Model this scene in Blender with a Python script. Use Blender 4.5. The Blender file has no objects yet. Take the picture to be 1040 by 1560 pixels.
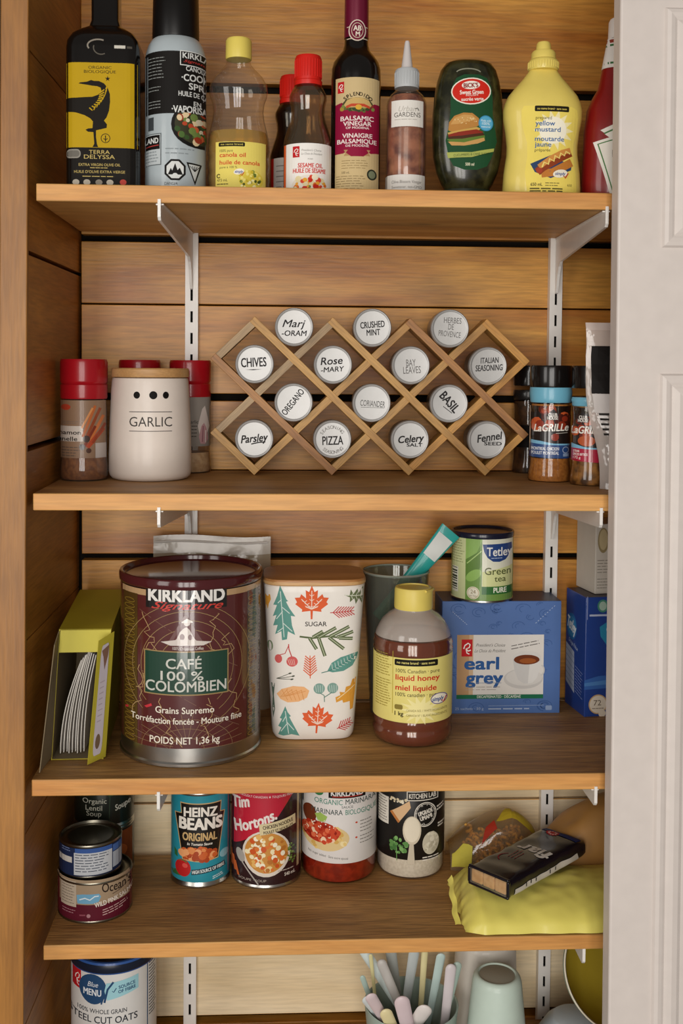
import bpy, bmesh, math, random
from math import sin, cos, pi, radians, sqrt
from mathutils import Vector, Matrix, noise
from mathutils.geometry import tessellate_polygon

scene = bpy.context.scene
COL = scene.collection
R_ = random.Random(7)

# ------------------------------------------------------------------ camera
cam_d = bpy.data.cameras.new('camera')
cam = bpy.data.objects.new('camera', cam_d)
COL.objects.link(cam)
scene.camera = cam
cam_d.sensor_fit = 'VERTICAL'
cam_d.sensor_height = 36.0
cam_d.lens = 1650.0 / 1560.0 * 36.0
cam_d.shift_x = (520 - 502.11) / 1560.0
cam_d.shift_y = -(780 - 630.54) / 1560.0
YAW, PITCH, ROLL = 0.05254, 0.04418, -0.00827
fwd = Vector((sin(YAW) * cos(PITCH), cos(YAW) * cos(PITCH), -sin(PITCH)))
rgt = Vector((cos(YAW), -sin(YAW), 0))
dwn = fwd.cross(rgt)
r2 = rgt * cos(ROLL) + dwn * sin(ROLL)
d2 = -rgt * sin(ROLL) + dwn * cos(ROLL)
m3 = Matrix((r2, -d2, -fwd)).transposed()
cam.matrix_world = Matrix.Translation((0.26886, -1.2, 0.00683)) @ m3.to_4x4()
cam_d.clip_start = 0.05
cam_d.dof.use_dof = True
cam_d.dof.focus_distance = 1.36
cam_d.dof.aperture_fstop = 9.0

# ------------------------------------------------------------------ world and lights
world = bpy.data.worlds.new('world')
scene.world = world
world.use_nodes = True
bg = world.node_tree.nodes['Background']
bg.inputs[0].default_value = (1.0, 0.93, 0.86, 1)
bg.inputs[1].default_value = 0.17


def area(name, loc, target, sx, sy, power, color):
    l = bpy.data.lights.new(name, 'AREA')
    l.shape = 'RECTANGLE'
    l.size, l.size_y = sx, sy
    l.energy = power
    l.color = color
    o = bpy.data.objects.new(name, l)
    COL.objects.link(o)
    o.location = loc
    d = Vector(target) - Vector(loc)
    o.rotation_euler = d.to_track_quat('-Z', 'Y').to_euler()
    return o


# a three-pane window in the room behind the camera, and a second one further left
for wx in (-0.42, 0.02, 0.46):
    area('window_pane_daylight', (wx, -2.7, -0.12), (wx, 0, -0.18), 0.34, 2.0, 19.5, (1.0, 0.96, 0.91))
area('side_window_daylight', (-1.5, -1.9, 0.15), (0.35, 0.2, -0.15), 0.8, 1.6, 20, (1.0, 0.96, 0.91))

scene.view_settings.view_transform = 'Standard'
scene.view_settings.look = 'None'
scene.view_settings.gamma = 1.0
scene.view_settings.use_curve_mapping = False
scene.view_settings.exposure = -0.04
scene.cycles.max_bounces = 10
scene.cycles.transparent_max_bounces = 24
scene.cycles.caustics_reflective = False
scene.cycles.caustics_refractive = False


# ------------------------------------------------------------------ materials
def lin(h):
    h = h.lstrip('#')
    c = [int(h[i:i + 2], 16) / 255 for i in (0, 2, 4)]
    return tuple(x / 12.92 if x <= .04045 else ((x + .055) / 1.055) ** 2.4 for x in c) + (1,)


MATS = {}


def ink(h, rough=.45, metal=0.0, coat=0.0, bump=0.0, bscale=60, emit=None):
    key = (h, rough, metal, coat, bump, bscale)
    if key in MATS:
        return MATS[key]
    m = bpy.data.materials.new('paint_' + h.lstrip('#'))
    m.use_nodes = True
    nt = m.node_tree
    b = nt.nodes['Principled BSDF']
    tc = nt.nodes.new('ShaderNodeTexCoord')
    nz = nt.nodes.new('ShaderNodeTexNoise')
    nz.inputs['Scale'].default_value = bscale
    nt.links.new(tc.outputs['Object'], nz.inputs['Vector'])
    mx = nt.nodes.new('ShaderNodeMixRGB')
    mx.blend_type = 'MULTIPLY'
    mx.inputs[0].default_value = .10
    mx.inputs[1].default_value = lin(h)
    nt.links.new(nz.outputs['Fac'], mx.inputs[2])
    nt.links.new(mx.outputs[0], b.inputs['Base Color'])
    b.inputs['Roughness'].default_value = rough
    b.inputs['Specular IOR Level'].default_value = .3 if rough < .59 else .14
    b.inputs['Metallic'].default_value = metal
    b.inputs['Coat Weight'].default_value = coat
    b.inputs['Coat Roughness'].default_value = .08
    if bump:
        bp = nt.nodes.new('ShaderNodeBump')
        bp.inputs['Strength'].default_value = bump
        bp.inputs['Distance'].default_value = .002
        nt.links.new(nz.outputs['Fac'], bp.inputs['Height'])
        nt.links.new(bp.outputs[0], b.inputs['Normal'])
    MATS[key] = m
    return m


def clear(h='#ffffff', gloss=.05, milky=0.0, name='clear', fres=True, bump=0.0):
    """thin clear film or glass wall: transparent tint plus surface reflection"""
    key = ('clear', h, gloss, milky, fres, bump)
    if key in MATS:
        return MATS[key]
    m = bpy.data.materials.new(name + '_' + h.lstrip('#'))
    m.use_nodes = True
    nt = m.node_tree
    nt.nodes.clear()
    out = nt.nodes.new('ShaderNodeOutputMaterial')
    tr = nt.nodes.new('ShaderNodeBsdfTransparent')
    tr.inputs[0].default_value = lin(h)
    df = nt.nodes.new('ShaderNodeBsdfDiffuse')
    df.inputs[0].default_value = lin(h)
    mk = nt.nodes.new('ShaderNodeMixShader')
    mk.inputs[0].default_value = milky
    nt.links.new(tr.outputs[0], mk.inputs[1])
    nt.links.new(df.outputs[0], mk.inputs[2])
    gl = nt.nodes.new('ShaderNodeBsdfGlossy')
    gl.inputs['Roughness'].default_value = gloss
    lw = nt.nodes.new('ShaderNodeLayerWeight')
    lw.inputs['Blend'].default_value = .35
    mr = nt.nodes.new('ShaderNodeMapRange')
    mr.inputs['To Min'].default_value = .05
    mr.inputs['To Max'].default_value = .75
    mp = nt.nodes.new('ShaderNodeMath')
    mp.operation = 'POWER'
    mp.inputs[1].default_value = 2.0
    nt.links.new(lw.outputs['Facing'], mp.inputs[0])
    nt.links.new(mp.outputs[0], mr.inputs['Value'])
    ms = nt.nodes.new('ShaderNodeMixShader')
    nt.links.new(mr.outputs[0], ms.inputs[0])
    nt.links.new(mk.outputs[0], ms.inputs[1])
    nt.links.new(gl.outputs[0], ms.inputs[2])
    nt.links.new(ms.outputs[0], out.inputs['Surface'])
    if bump:
        tc = nt.nodes.new('ShaderNodeTexCoord')
        nz = nt.nodes.new('ShaderNodeTexNoise')
        nz.inputs['Scale'].default_value = 45
        nz.inputs['Detail'].default_value = 3
        nt.links.new(tc.outputs['Object'], nz.inputs['Vector'])
        bp = nt.nodes.new('ShaderNodeBump')
        bp.inputs['Strength'].default_value = bump
        bp.inputs['Distance'].default_value = .01
        nt.links.new(nz.outputs['Fac'], bp.inputs['Height'])
        nt.links.new(bp.outputs[0], gl.inputs['Normal'])
        nt.links.new(bp.outputs[0], lw.inputs['Normal'])
    MATS[key] = m
    return m


def powder(c1, c2, scale=220, rough=.7, name='powder'):
    key = (name, c1, c2, scale)
    if key in MATS:
        return MATS[key]
    m = bpy.data.materials.new(name)
    m.use_nodes = True
    nt = m.node_tree
    b = nt.nodes['Principled BSDF']
    tc = nt.nodes.new('ShaderNodeTexCoord')
    nz = nt.nodes.new('ShaderNodeTexNoise')
    nz.inputs['Scale'].default_value = scale
    nz.inputs['Detail'].default_value = 4
    nt.links.new(tc.outputs['Object'], nz.inputs['Vector'])
    cr = nt.nodes.new('ShaderNodeValToRGB')
    cr.color_ramp.elements[0].position = .38
    cr.color_ramp.elements[1].position = .62
    cr.color_ramp.elements[0].color = lin(c1)
    cr.color_ramp.elements[1].color = lin(c2)
    nt.links.new(nz.outputs['Fac'], cr.inputs[0])
    nt.links.new(cr.outputs[0], b.inputs['Base Color'])
    b.inputs['Roughness'].default_value = rough
    b.inputs['Coat Weight'].default_value = .3 if rough < .5 else 0
    MATS[key] = m
    return m


def wood(name, dark, light, axis=0, scale=1.0, rough=.5, grain=.5, vary=.35, knots=0.0, bump=.15, spots=()):
    """boards: long stretched grain along the given axis, tone varied board by board, a few knots"""
    m = bpy.data.materials.new(name)
    m.use_nodes = True
    nt = m.node_tree
    N = nt.nodes.new
    L = nt.links.new
    b = nt.nodes['Principled BSDF']
    tc = N('ShaderNodeTexCoord')
    ge = N('ShaderNodeNewGeometry')
    add = N('ShaderNodeVectorMath')
    add.operation = 'ADD'
    sc = N('ShaderNodeVectorMath')
    sc.operation = 'SCALE'
    cb = N('ShaderNodeCombineXYZ')
    for i in range(3):
        L(ge.outputs['Random Per Island'], cb.inputs[i])
    L(cb.outputs[0], sc.inputs[0])
    sc.inputs['Scale'].default_value = 13.0
    L(tc.outputs['Object'], add.inputs[0])
    L(sc.outputs[0], add.inputs[1])
    mp = N('ShaderNodeMapping')
    s = [16 * scale] * 3
    s[axis] = 2.6 * scale
    mp.inputs['Scale'].default_value = s
    L(add.outputs[0], mp.inputs['Vector'])
    n1 = N('ShaderNodeTexNoise')
    n1.inputs['Scale'].default_value = 1.0
    n1.inputs['Detail'].default_value = 5
    n1.inputs['Roughness'].default_value = .55
    n1.inputs['Distortion'].default_value = .6
    L(mp.outputs[0], n1.inputs['Vector'])
    mp2 = N('ShaderNodeMapping')
    s = [330 * scale] * 3
    s[axis] = 22 * scale
    mp2.inputs['Scale'].default_value = s
    L(add.outputs[0], mp2.inputs['Vector'])
    n2 = N('ShaderNodeTexNoise')
    n2.inputs['Scale'].default_value = 1.0
    n2.inputs['Detail'].default_value = 3
    L(mp2.outputs[0], n2.inputs['Vector'])
    cr = N('ShaderNodeValToRGB')
    cr.color_ramp.elements[0].position = .34
    cr.color_ramp.elements[1].position = .66
    cr.color_ramp.elements[0].color = lin(dark)
    cr.color_ramp.elements[1].color = lin(light)
    L(n1.outputs['Fac'], cr.inputs[0])
    fine = N('ShaderNodeMapRange')
    fine.inputs['From Min'].default_value = .35
    fine.inputs['From Max'].default_value = .62
    fine.inputs['To Min'].default_value = 1 - .55 * grain
    fine.inputs['To Max'].default_value = 1.04
    L(n2.outputs['Fac'], fine.inputs['Value'])
    mul = N('ShaderNodeMixRGB')
    mul.blend_type = 'MULTIPLY'
    mul.inputs[0].default_value = 1
    L(cr.outputs[0], mul.inputs[1])
    L(fine.outputs[0], mul.inputs[2])
    var = N('ShaderNodeMapRange')
    var.inputs['To Min'].default_value = 1 - vary
    var.inputs['To Max'].default_value = 1 + vary * .35
    L(ge.outputs['Random Per Island'], var.inputs['Value'])
    mul2 = N('ShaderNodeMixRGB')
    mul2.blend_type = 'MULTIPLY'
    mul2.inputs[0].default_value = 1
    L(mul.outputs[0], mul2.inputs[1])
    L(var.outputs[0], mul2.inputs[2])
    last = mul2
    if knots:
        mp3 = N('ShaderNodeMapping')
        s = [7.5] * 3
        s[axis] = 2.6
        mp3.inputs['Scale'].default_value = s
        L(add.outputs[0], mp3.inputs['Vector'])
        vo = N('ShaderNodeTexVoronoi')
        vo.inputs['Scale'].default_value = 1.0
        L(mp3.outputs[0], vo.inputs['Vector'])
        kr = N('ShaderNodeMapRange')
        kr.inputs['From Min'].default_value = .03
        kr.inputs['From Max'].default_value = .20
        kr.inputs['To Min'].default_value = 1 - knots
        kr.inputs['To Max'].default_value = 1
        L(vo.outputs['Distance'], kr.inputs['Value'])
        mul3 = N('ShaderNodeMixRGB')
        mul3.blend_type = 'MULTIPLY'
        mul3.inputs[0].default_value = 1
        L(mul2.outputs[0], mul3.inputs[1])
        L(kr.outputs[0], mul3.inputs[2])
        last = mul3
    for px, py, pz, rx_, ry_, amt in spots:                      # single dark knots of the board
        off = N('ShaderNodeVectorMath')
        off.operation = 'SUBTRACT'
        off.inputs[1].default_value = (px * .001, py * .001, pz * .001)
        L(tc.outputs['Object'], off.inputs[0])
        dv = N('ShaderNodeVectorMath')
        dv.operation = 'DIVIDE'
        dv.inputs[1].default_value = (rx_ * .001, ry_ * .001, .02)
        L(off.outputs[0], dv.inputs[0])
        ln = N('ShaderNodeVectorMath')
        ln.operation = 'LENGTH'
        L(dv.outputs[0], ln.inputs[0])
        ad = N('ShaderNodeMath')
        ad.operation = 'MULTIPLY_ADD'
        L(n1.outputs['Fac'], ad.inputs[0])
        ad.inputs[1].default_value = 1.6
        ad.inputs[2].default_value = -.8
        sm = N('ShaderNodeMath')
        L(ln.outputs['Value'], sm.inputs[0])
        L(ad.outputs[0], sm.inputs[1])
        kr = N('ShaderNodeMapRange')
        kr.inputs['From Min'].default_value = .15
        kr.inputs['From Max'].default_value = 1.1
        kr.inputs['To Min'].default_value = 1 - amt
        kr.inputs['To Max'].default_value = 1
        L(sm.outputs[0], kr.inputs['Value'])
        mu = N('ShaderNodeMixRGB')
        mu.blend_type = 'MULTIPLY'
        mu.inputs[0].default_value = 1
        L(last.outputs[0], mu.inputs[1])
        L(kr.outputs[0], mu.inputs[2])
        last = mu
    L(last.outputs[0], b.inputs['Base Color'])
    b.inputs['Roughness'].default_value = rough
    bp = N('ShaderNodeBump')
    bp.inputs['Strength'].default_value = bump
    bp.inputs['Distance'].default_value = .0015
    L(n2.outputs['Fac'], bp.inputs['Height'])
    L(bp.outputs[0], b.inputs['Normal'])
    return m


W_BACK = wood('back_board_wood', '#ac6820', '#dca046', 0, rough=.42, grain=.42, vary=.22, knots=.35)
W_PALE = wood('pale_board_wood', '#dcc59c', '#ecd9b6', 0, rough=.55, grain=.16, vary=.08)
W_SIDE = wood('side_board_wood', '#965c20', '#bf8236', 1, rough=.45, grain=.4, vary=.22, knots=.3)
W_POST = wood('frame_wood', '#82531f', '#a47030', 2, rough=.45, grain=.3, vary=.1, knots=.25)
W_TOP = wood('shelf_top_wood', '#946837', '#c59558', 0, rough=.55, grain=.65, vary=.15, knots=.2, bump=.6, spots=((253, 112, -666, 12, 9, .6), (375, 120, -666, 14, 8, .3), (285, 80, -455, 40, 8, .35)))
W_UNDER = wood('shelf_under_wood', '#a97538', '#d4a45c', 0, rough=.55, grain=.35, vary=.15, knots=.3, spots=((400, 150, 183, 110, 22, .5), (455, 145, 183, 24, 10, .6), (575, 170, 183, 55, 12, .5)))
W_EDGE = wood('shelf_edge_wood', '#bd7f3c', '#d8a05a', 0, rough=.5, grain=.25, vary=.12, knots=.12)
W_RACK = [wood('rack_wood_' + n, a, b, 0, scale=2.5, rough=.5, grain=.45, vary=.05) for n, a, b in
          (('grey', '#8e7350', '#b89a70'), ('gold', '#a87a3c', '#cfa25c'), ('brown', '#8a5a2e', '#b98448'), ('amber', '#b07a34', '#d49e50'))]
W_LID = wood('lid_wood', '#b98a55', '#d2a871', 0, scale=2.0, rough=.5, grain=.2, vary=.05)
W_LID2 = wood('lid_wood_dark', '#a06a38', '#bd8650', 0, scale=2.0, rough=.4, grain=.25, vary=.05)
WHITE_METAL = ink('#e6e2dc', .35, 0, .2)
STEEL = ink('#b9b6b0', .28, 1.0, bump=.05)
STEEL_D = ink('#8b8678', .32, 1.0, bump=.05)
ALU = ink('#adacaa', .42, .45, bump=.08, bscale=40)
DOOR_M = ink('#d8cec7', .45, 0)
BLACKG = ink('#0f0c0a', .18, 0, .4)
DARK = ink('#15100b', .8)


# ------------------------------------------------------------------ mesh builder (all sizes in millimetres)
class MB:
    def __init__(s):
        s.bm = bmesh.new()
        s.mats = []

    def mi(s, m):
        if m not in s.mats:
            s.mats.append(m)
        return s.mats.index(m)

    def faces(s, vs, fs, m, smooth=False):
        k = s.mi(m)
        V = [s.bm.verts.new(v) for v in vs]
        out = []
        for f in fs:
            try:
                q = s.bm.faces.new([V[i] for i in f])
                q.material_index = k
                q.smooth = smooth
                out.append(q)
            except ValueError:
                pass
        return out

    def box(s, x0, x1, y0, y1, z0, z1, m, bev=0, front=None, top=None, seg=2):
        vs = [(x, y, z) for z in (z0, z1) for y in (y0, y1) for x in (x0, x1)]
        fs = s.faces(vs, [(0, 2, 3, 1), (4, 5, 7, 6), (0, 1, 5, 4), (2, 6, 7, 3), (0, 4, 6, 2), (1, 3, 7, 5)], m)
        if front:
            fs[2].material_index = s.mi(front)
        if top:
            fs[1].material_index = s.mi(top)
        if bev:
            ed = list({e for f in fs for e in f.edges})
            bmesh.ops.bevel(s.bm, geom=ed, offset=bev, segments=seg, affect='EDGES', profile=.5)
        return s

    def prism(s, pts, a, b, m, plane='XZ', smooth=False):
        """closed outline extruded from a to b across the plane"""
        n = len(pts)
        f = {'XZ': lambda p, t: (p[0], t, p[1]), 'YZ': lambda p, t: (t, p[0], p[1]), 'XY': lambda p, t: (p[0], p[1], t)}[plane]
        vs = [f(p, a) for p in pts] + [f(p, b) for p in pts]
        tri = tessellate_polygon([[Vector((p[0], p[1], 0)) for p in pts]])
        fs = [tuple(t) for t in tri] + [tuple(i + n for i in reversed(t)) for t in tri]
        fs += [(i, (i + 1) % n, n + (i + 1) % n, n + i) for i in range(n)]
        q = s.faces(vs, fs, m, smooth)
        bmesh.ops.recalc_face_normals(s.bm, faces=q)
        return s

    def lathe(s, prof, m, seg=56, sx=1, sy=1, p=2, axis='Z', at=(0, 0, 0), smooth=True, bands=None):
        k = s.mi(m)
        rings = []
        for r, z in prof:
            if r < 1e-6:
                q = (0, 0, z)
                if axis == 'Y':
                    q = (0, -z, 0)
                rings.append([s.bm.verts.new((q[0] + at[0], q[1] + at[1], q[2] + at[2]))])
                continue
            ring = []
            for i in range(seg):
                t = 2 * pi * i / seg
                c, d = cos(t), sin(t)
                x = sx * r * math.copysign(abs(c) ** (2 / p), c)
                y = sy * r * math.copysign(abs(d) ** (2 / p), d)
                q = (x, y, z) if axis == 'Z' else (x, -z, y)
                ring.append(s.bm.verts.new((q[0] + at[0], q[1] + at[1], q[2] + at[2])))
            rings.append(ring)
        fs = []
        for j in range(len(rings) - 1):
            A, B = rings[j], rings[j + 1]
            kk = k
            if bands:
                zm = (prof[j][1] + prof[j + 1][1]) / 2
                for lo, hi, bm_ in bands:
                    if lo <= zm <= hi:
                        kk = s.mi(bm_)
            for i in range(seg):
                i2 = (i + 1) % seg
                if len(A) == 1 and len(B) == 1:
                    continue
                if len(A) == 1:
                    f = (A[0], B[i2], B[i])
                elif len(B) == 1:
                    f = (A[i], A[i2], B[0])
                else:
                    f = (A[i], A[i2], B[i2], B[i])
                g = s.bm.faces.new(f)
                g.material_index = kk
                g.smooth = smooth
                fs.append(g)
        bmesh.ops.recalc_face_normals(s.bm, faces=fs)
        return s

    def tube(s, pts, r, m, seg=10, flat=1.0, up=(0, 0, 1)):
        """swept rod with rounded ends; r may be a list; flat squashes across"""
        P = [Vector(q) for q in pts]
        rs = r if isinstance(r, (list, tuple)) else [r] * len(P)
        rings = []
        n = len(P)
        fs = []
        k = s.mi(m)
        for i in range(n):
            d = (P[min(i + 1, n - 1)] - P[max(i - 1, 0)]).normalized()
            u = Vector(up)
            a = d.cross(u)
            if a.length < 1e-4:
                a = d.cross(Vector((1, 0, 0)))
            a.normalize()
            c = d.cross(a)
            rings.append([s.bm.verts.new(P[i] + a * rs[i] * cos(2 * pi * j / seg) + c * rs[i] * flat * sin(2 * pi * j / seg)) for j in range(seg)])
        for i in range(n - 1):
            for j in range(seg):
                fs.append(s.bm.faces.new((rings[i][j], rings[i][(j + 1) % seg], rings[i + 1][(j + 1) % seg], rings[i + 1][j])))
        fs.append(s.bm.faces.new(rings[0][::-1]))
        fs.append(s.bm.faces.new(rings[-1]))
        for f in fs:
            f.smooth = True
            f.material_index = k
        bmesh.ops.recalc_face_normals(s.bm, faces=fs)
        return s

    def grid(s, fn, nu, nv, m, smooth=True, closed_u=False):
        V = [[s.bm.verts.new(fn(i / nu, j / nv)) for i in range(nu + (0 if closed_u else 1))] for j in range(nv + 1)]
        k = s.mi(m)
        w = len(V[0])
        for j in range(nv):
            for i in range(nu):
                f = s.bm.faces.new((V[j][i], V[j][(i + 1) % w], V[j + 1][(i + 1) % w], V[j + 1][i]))
                f.material_index = k
                f.smooth = smooth
        return s

    def art(s, a, surf, step=3.0, vstep=0, off=.14, dl=.05):
        b = bmesh.new()
        order = []
        for vs, fs, m, lay in a.el:
            k = s.mi(m)
            V = [b.verts.new((v[0], v[1], lay)) for v in vs]
            for f in fs:
                try:
                    q = b.faces.new([V[i] for i in f])
                    q.material_index = k
                except ValueError:
                    pass
        if step and b.verts:
            for ax, st in ((0, step), (1, vstep)):
                if not st:
                    continue
                lo = min(v.co[ax] for v in b.verts)
                hi = max(v.co[ax] for v in b.verts)
                t = math.ceil(lo / st) * st
                while t < hi:
                    co = [0, 0, 0]
                    no = [0, 0, 0]
                    co[ax] = t
                    no[ax] = 1
                    bmesh.ops.bisect_plane(b, geom=b.verts[:] + b.edges[:] + b.faces[:], dist=1e-5, plane_co=co, plane_no=no)
                    t += st
        mp = {}
        for v in b.verts:
            mp[v] = s.bm.verts.new(surf(v.co[0], v.co[1], off + dl * v.co[2]))
        for f in b.faces:
            try:
                q = s.bm.faces.new([mp[v] for v in f.verts])
                q.material_index = f.material_index
                q.smooth = False
            except ValueError:
                pass
        b.free()
        return s

    def build(s, name, parent=None, loc=(0, 0, 0), rot=(0, 0, 0), label=None, sharp=38):
        bmesh.ops.scale(s.bm, vec=(.001, .001, .001), verts=s.bm.verts)
        lim = radians(sharp)
        for e in s.bm.edges:
            if len(e.link_faces) == 2 and e.calc_face_angle(0) > lim:
                e.smooth = False
        me = bpy.data.meshes.new(name)
        s.bm.to_mesh(me)
        s.bm.free()
        for m in s.mats:
            me.materials.append(m)
        o = bpy.data.objects.new(name, me)
        COL.objects.link(o)
        o.location = [x * .001 for x in loc]
        o.rotation_euler = rot
        if parent:
            o.parent = parent
        if label:
            o['label'] = label
        return o


# surfaces onto which printed artwork is laid: (u, v, lift) -> point
def on_flat(y=0):
    return lambda u, v, o: (u, y - o, v)


def on_cyl(R):
    def f(u, v, o):
        x = max(-R * .9995, min(R * .9995, u))
        y = -sqrt(R * R - x * x)
        k = (R + o) / R
        return (x * k, y * k, v)
    return f


def on_lathe(prof, sx=1, sy=1, p=2):
    pr = sorted(((z, r) for r, z in prof if r > 0))

    def rad(z):
        if z <= pr[0][0]:
            return pr[0][1]
        for (z0, r0), (z1, r1) in zip(pr, pr[1:]):
            if z <= z1:
                t = (z - z0) / max(1e-6, z1 - z0)
                return r0 + (r1 - r0) * t
        return pr[-1][1]

    def f(u, v, o):
        r = rad(v)
        q = max(-.9995, min(.9995, u / (sx * r)))
        y = -sy * r * (1 - abs(q) ** p) ** (1 / p)
        x = q * sx * r
        n = Vector((math.copysign(abs(q) ** (p - 1), q) / sx, -((abs(y) / (sy * r)) ** (p - 1)) / sy))
        n.normalize()
        return (x + n.x * o, y + n.y * o, v)
    return f


TXT = {}
CAP = None


def text_mesh(body, sh, bold):
    if bold:
        V, F = text_mesh(body, sh, 0)
        return [(x, y) for x, y in V], F
    key = (body, sh, bold)
    if key in TXT:
        return TXT[key]
    c = bpy.data.curves.new('lettering', 'FONT')
    c.body = body
    c.size = 1
    c.shear = sh
    c.resolution_u = 3
    o = bpy.data.objects.new('lettering', c)
    COL.objects.link(o)
    bpy.context.view_layer.update()
    me = o.to_mesh()
    r = ([(v.co.x, v.co.y) for v in me.vertices], [tuple(p.vertices) for p in me.polygons])
    o.to_mesh_clear()
    bpy.data.objects.remove(o)
    bpy.data.curves.remove(c)
    TXT[key] = r
    return r


CAP = max(v[1] for v in text_mesh('H', 0, 0)[0])


class Art:
    """printed artwork; drawn in its own units (k units per mm, origin ox, oy, y downwards)"""

    def __init__(s, k=1.0, ox=0.0, oy=0.0, coat=0.0):
        s.k, s.ox, s.oy, s.coat = k, ox, oy, coat
        s.el = []
        s.bb = []

    def add(s, vs, fs, c, lay=None):
        if not vs:
            return s
        m = ink(c, .6 if s.coat == 0 else .45, 0, s.coat) if isinstance(c, str) else c
        V = [((x - s.ox) / s.k, (s.oy - y) / s.k) for x, y in vs]
        b = (min(v[0] for v in V), min(v[1] for v in V), max(v[0] for v in V), max(v[1] for v in V))
        if lay is None:
            lay = 0
            for q, l in s.bb:
                if q[0] < b[2] and q[2] > b[0] and q[1] < b[3] and q[3] > b[1]:
                    lay = max(lay, l + 1)
        s.bb.append((b, lay))
        s.el.append((V, fs, m, lay))
        return s

    def p(s, pts, c, lay=None):
        tri = tessellate_polygon([[Vector((x, y, 0)) for x, y in pts]])
        return s.add(pts, [tuple(t) for t in tri], c, lay)

    def r(s, x0, y0, x1, y1, c):
        return s.add([(x0, y0), (x1, y0), (x1, y1), (x0, y1)], [(0, 1, 2, 3)], c)

    def rr(s, x0, y0, x1, y1, q, c):
        pts = []
        for cx, cy, a0 in ((x1 - q, y0 + q, -90), (x1 - q, y1 - q, 0), (x0 + q, y1 - q, 90), (x0 + q, y0 + q, 180)):
            for i in range(6):
                a = radians(a0 + i * 18)
                pts.append((cx + q * cos(a), cy + q * sin(a)))
        return s.p(pts, c)

    def e(s, cx, cy, rx, ry, c, rot=0, n=26, lay=None):
        a = radians(rot)
        pts = []
        for i in range(n):
            t = 2 * pi * i / n
            x, y = rx * cos(t), ry * sin(t)
            pts.append((cx + x * cos(a) - y * sin(a), cy + x * sin(a) + y * cos(a)))
        return s.add(pts, [tuple(range(n))], c, lay)

    def l(s, pts, w, c, lay=None):
        vs = []
        n = len(pts)
        for i in range(n):
            x0, y0 = pts[max(i - 1, 0)]
            x1, y1 = pts[min(i + 1, n - 1)]
            d = math.hypot(x1 - x0, y1 - y0) or 1
            nx, ny = -(y1 - y0) / d * w / 2, (x1 - x0) / d * w / 2
            vs += [(pts[i][0] + nx, pts[i][1] + ny), (pts[i][0] - nx, pts[i][1] - ny)]
        return s.add(vs, [(2 * i, 2 * i + 1, 2 * i + 3, 2 * i + 2) for i in range(n - 1)], c, lay)

    def arc(s, cx, cy, rx, ry, a0, a1, w, c, n=28, lay=None):
        return s.l([(cx + rx * cos(radians(a0 + (a1 - a0) * i / n)), cy + ry * sin(radians(a0 + (a1 - a0) * i / n))) for i in range(n + 1)], w, c, lay)

    def t(s, body, cx, cy, h, c, w=None, b=0.0, sh=0.0, rot=0, al='C', lay=None, bow=0.0):
        V, F = text_mesh(body, sh, b)
        if not V:
            return s
        x0, x1 = min(v[0] for v in V), max(v[0] for v in V)
        k = h / CAP
        kx = (w / (x1 - x0)) if w else k
        xm = {'C': (x0 + x1) / 2, 'L': x0, 'R': x1}[al]
        a = radians(rot)
        half = (x1 - x0) * kx / 2
        pts = []
        for x, y in V:
            X, Y = (x - xm) * kx, -(y - CAP / 2) * k
            if bow:
                Y += bow * (X / half) ** 2
            pts.append((cx + X * cos(a) - Y * sin(a), cy + X * sin(a) + Y * cos(a)))
        if not b:
            return s.add(pts, F, c, lay)
        q = b * k * 1.0
        e = (cos(a), sin(a))
        s.add([(x - q * .8, y - q * .8) for x, y in pts] , F, c, lay)
        top = s.bb[-1][1]
        for i, (dx, dy) in enumerate(((1, -.7), (-1, .7), (1, .7), (0, 0))):
            s.add([(x + dx * q, y + dy * q) for x, y in pts], F, c, top + .2 * (i + 1))
            s.bb.pop()
        return s

    def tarc(s, body, cx, cy, r, a0, a1, h, c, b=0.0, flip=False):
        n = len(body)
        for i, ch in enumerate(body):
            a = a0 + (a1 - a0) * i / max(1, n - 1)
            if ch != ' ':
                s.t(ch, cx + r * cos(radians(a)), cy + r * sin(radians(a)), h, c, b=b, rot=a + (-90 if flip else 90))
        return s

    def fine(s, x0, y0, x1, n, dy, c, w=2.2, seed=1, slope=0):
        """rows of print too small to read: broken hairlines"""
        rr = random.Random(seed)
        for i in range(n):
            x = x0
            y = y0 + i * dy
            end = x1 - rr.random() * (x1 - x0) * .25
            while x < end:
                q = min(end, x + (x1 - x0) * (.10 + .18 * rr.random()))
                s.l([(x, y + slope * (x - x0)), (q, y + slope * (q - x0))], w, c)
                x = q + (x1 - x0) * .035
        return s

    def blobs(s, cx, cy, rx, ry, n, r0, r1, cols, seed=1, asp=.75):
        rr = random.Random(seed)
        for i in range(n):
            a = rr.random() * 2 * pi
            q = sqrt(rr.random())
            z = r0 + (r1 - r0) * rr.random()
            s.e(cx + rx * q * cos(a), cy + ry * q * sin(a), z, z * (asp + .25 * rr.random()), rr.choice(cols), rot=rr.random() * 180, n=9)
        return s

    def pc(s, x0, y0, x1, y1):
        """red square mark with a white curl"""
        s.r(x0, y0, x1, y1, '#c01f24')
        w, h = x1 - x0, y1 - y0
        P = lambda a, b: (x0 + a * w, y0 + b * h)
        s.l([P(.2, .55), P(.3, .35), P(.6, .22), P(.78, .3), P(.7, .48), P(.42, .55), P(.62, .68), P(.85, .62)], w * .11, '#f4efe8')
        s.l([P(.42, .55), P(.5, .8), P(.72, .86)], w * .1, '#f4efe8')
        return s


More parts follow.
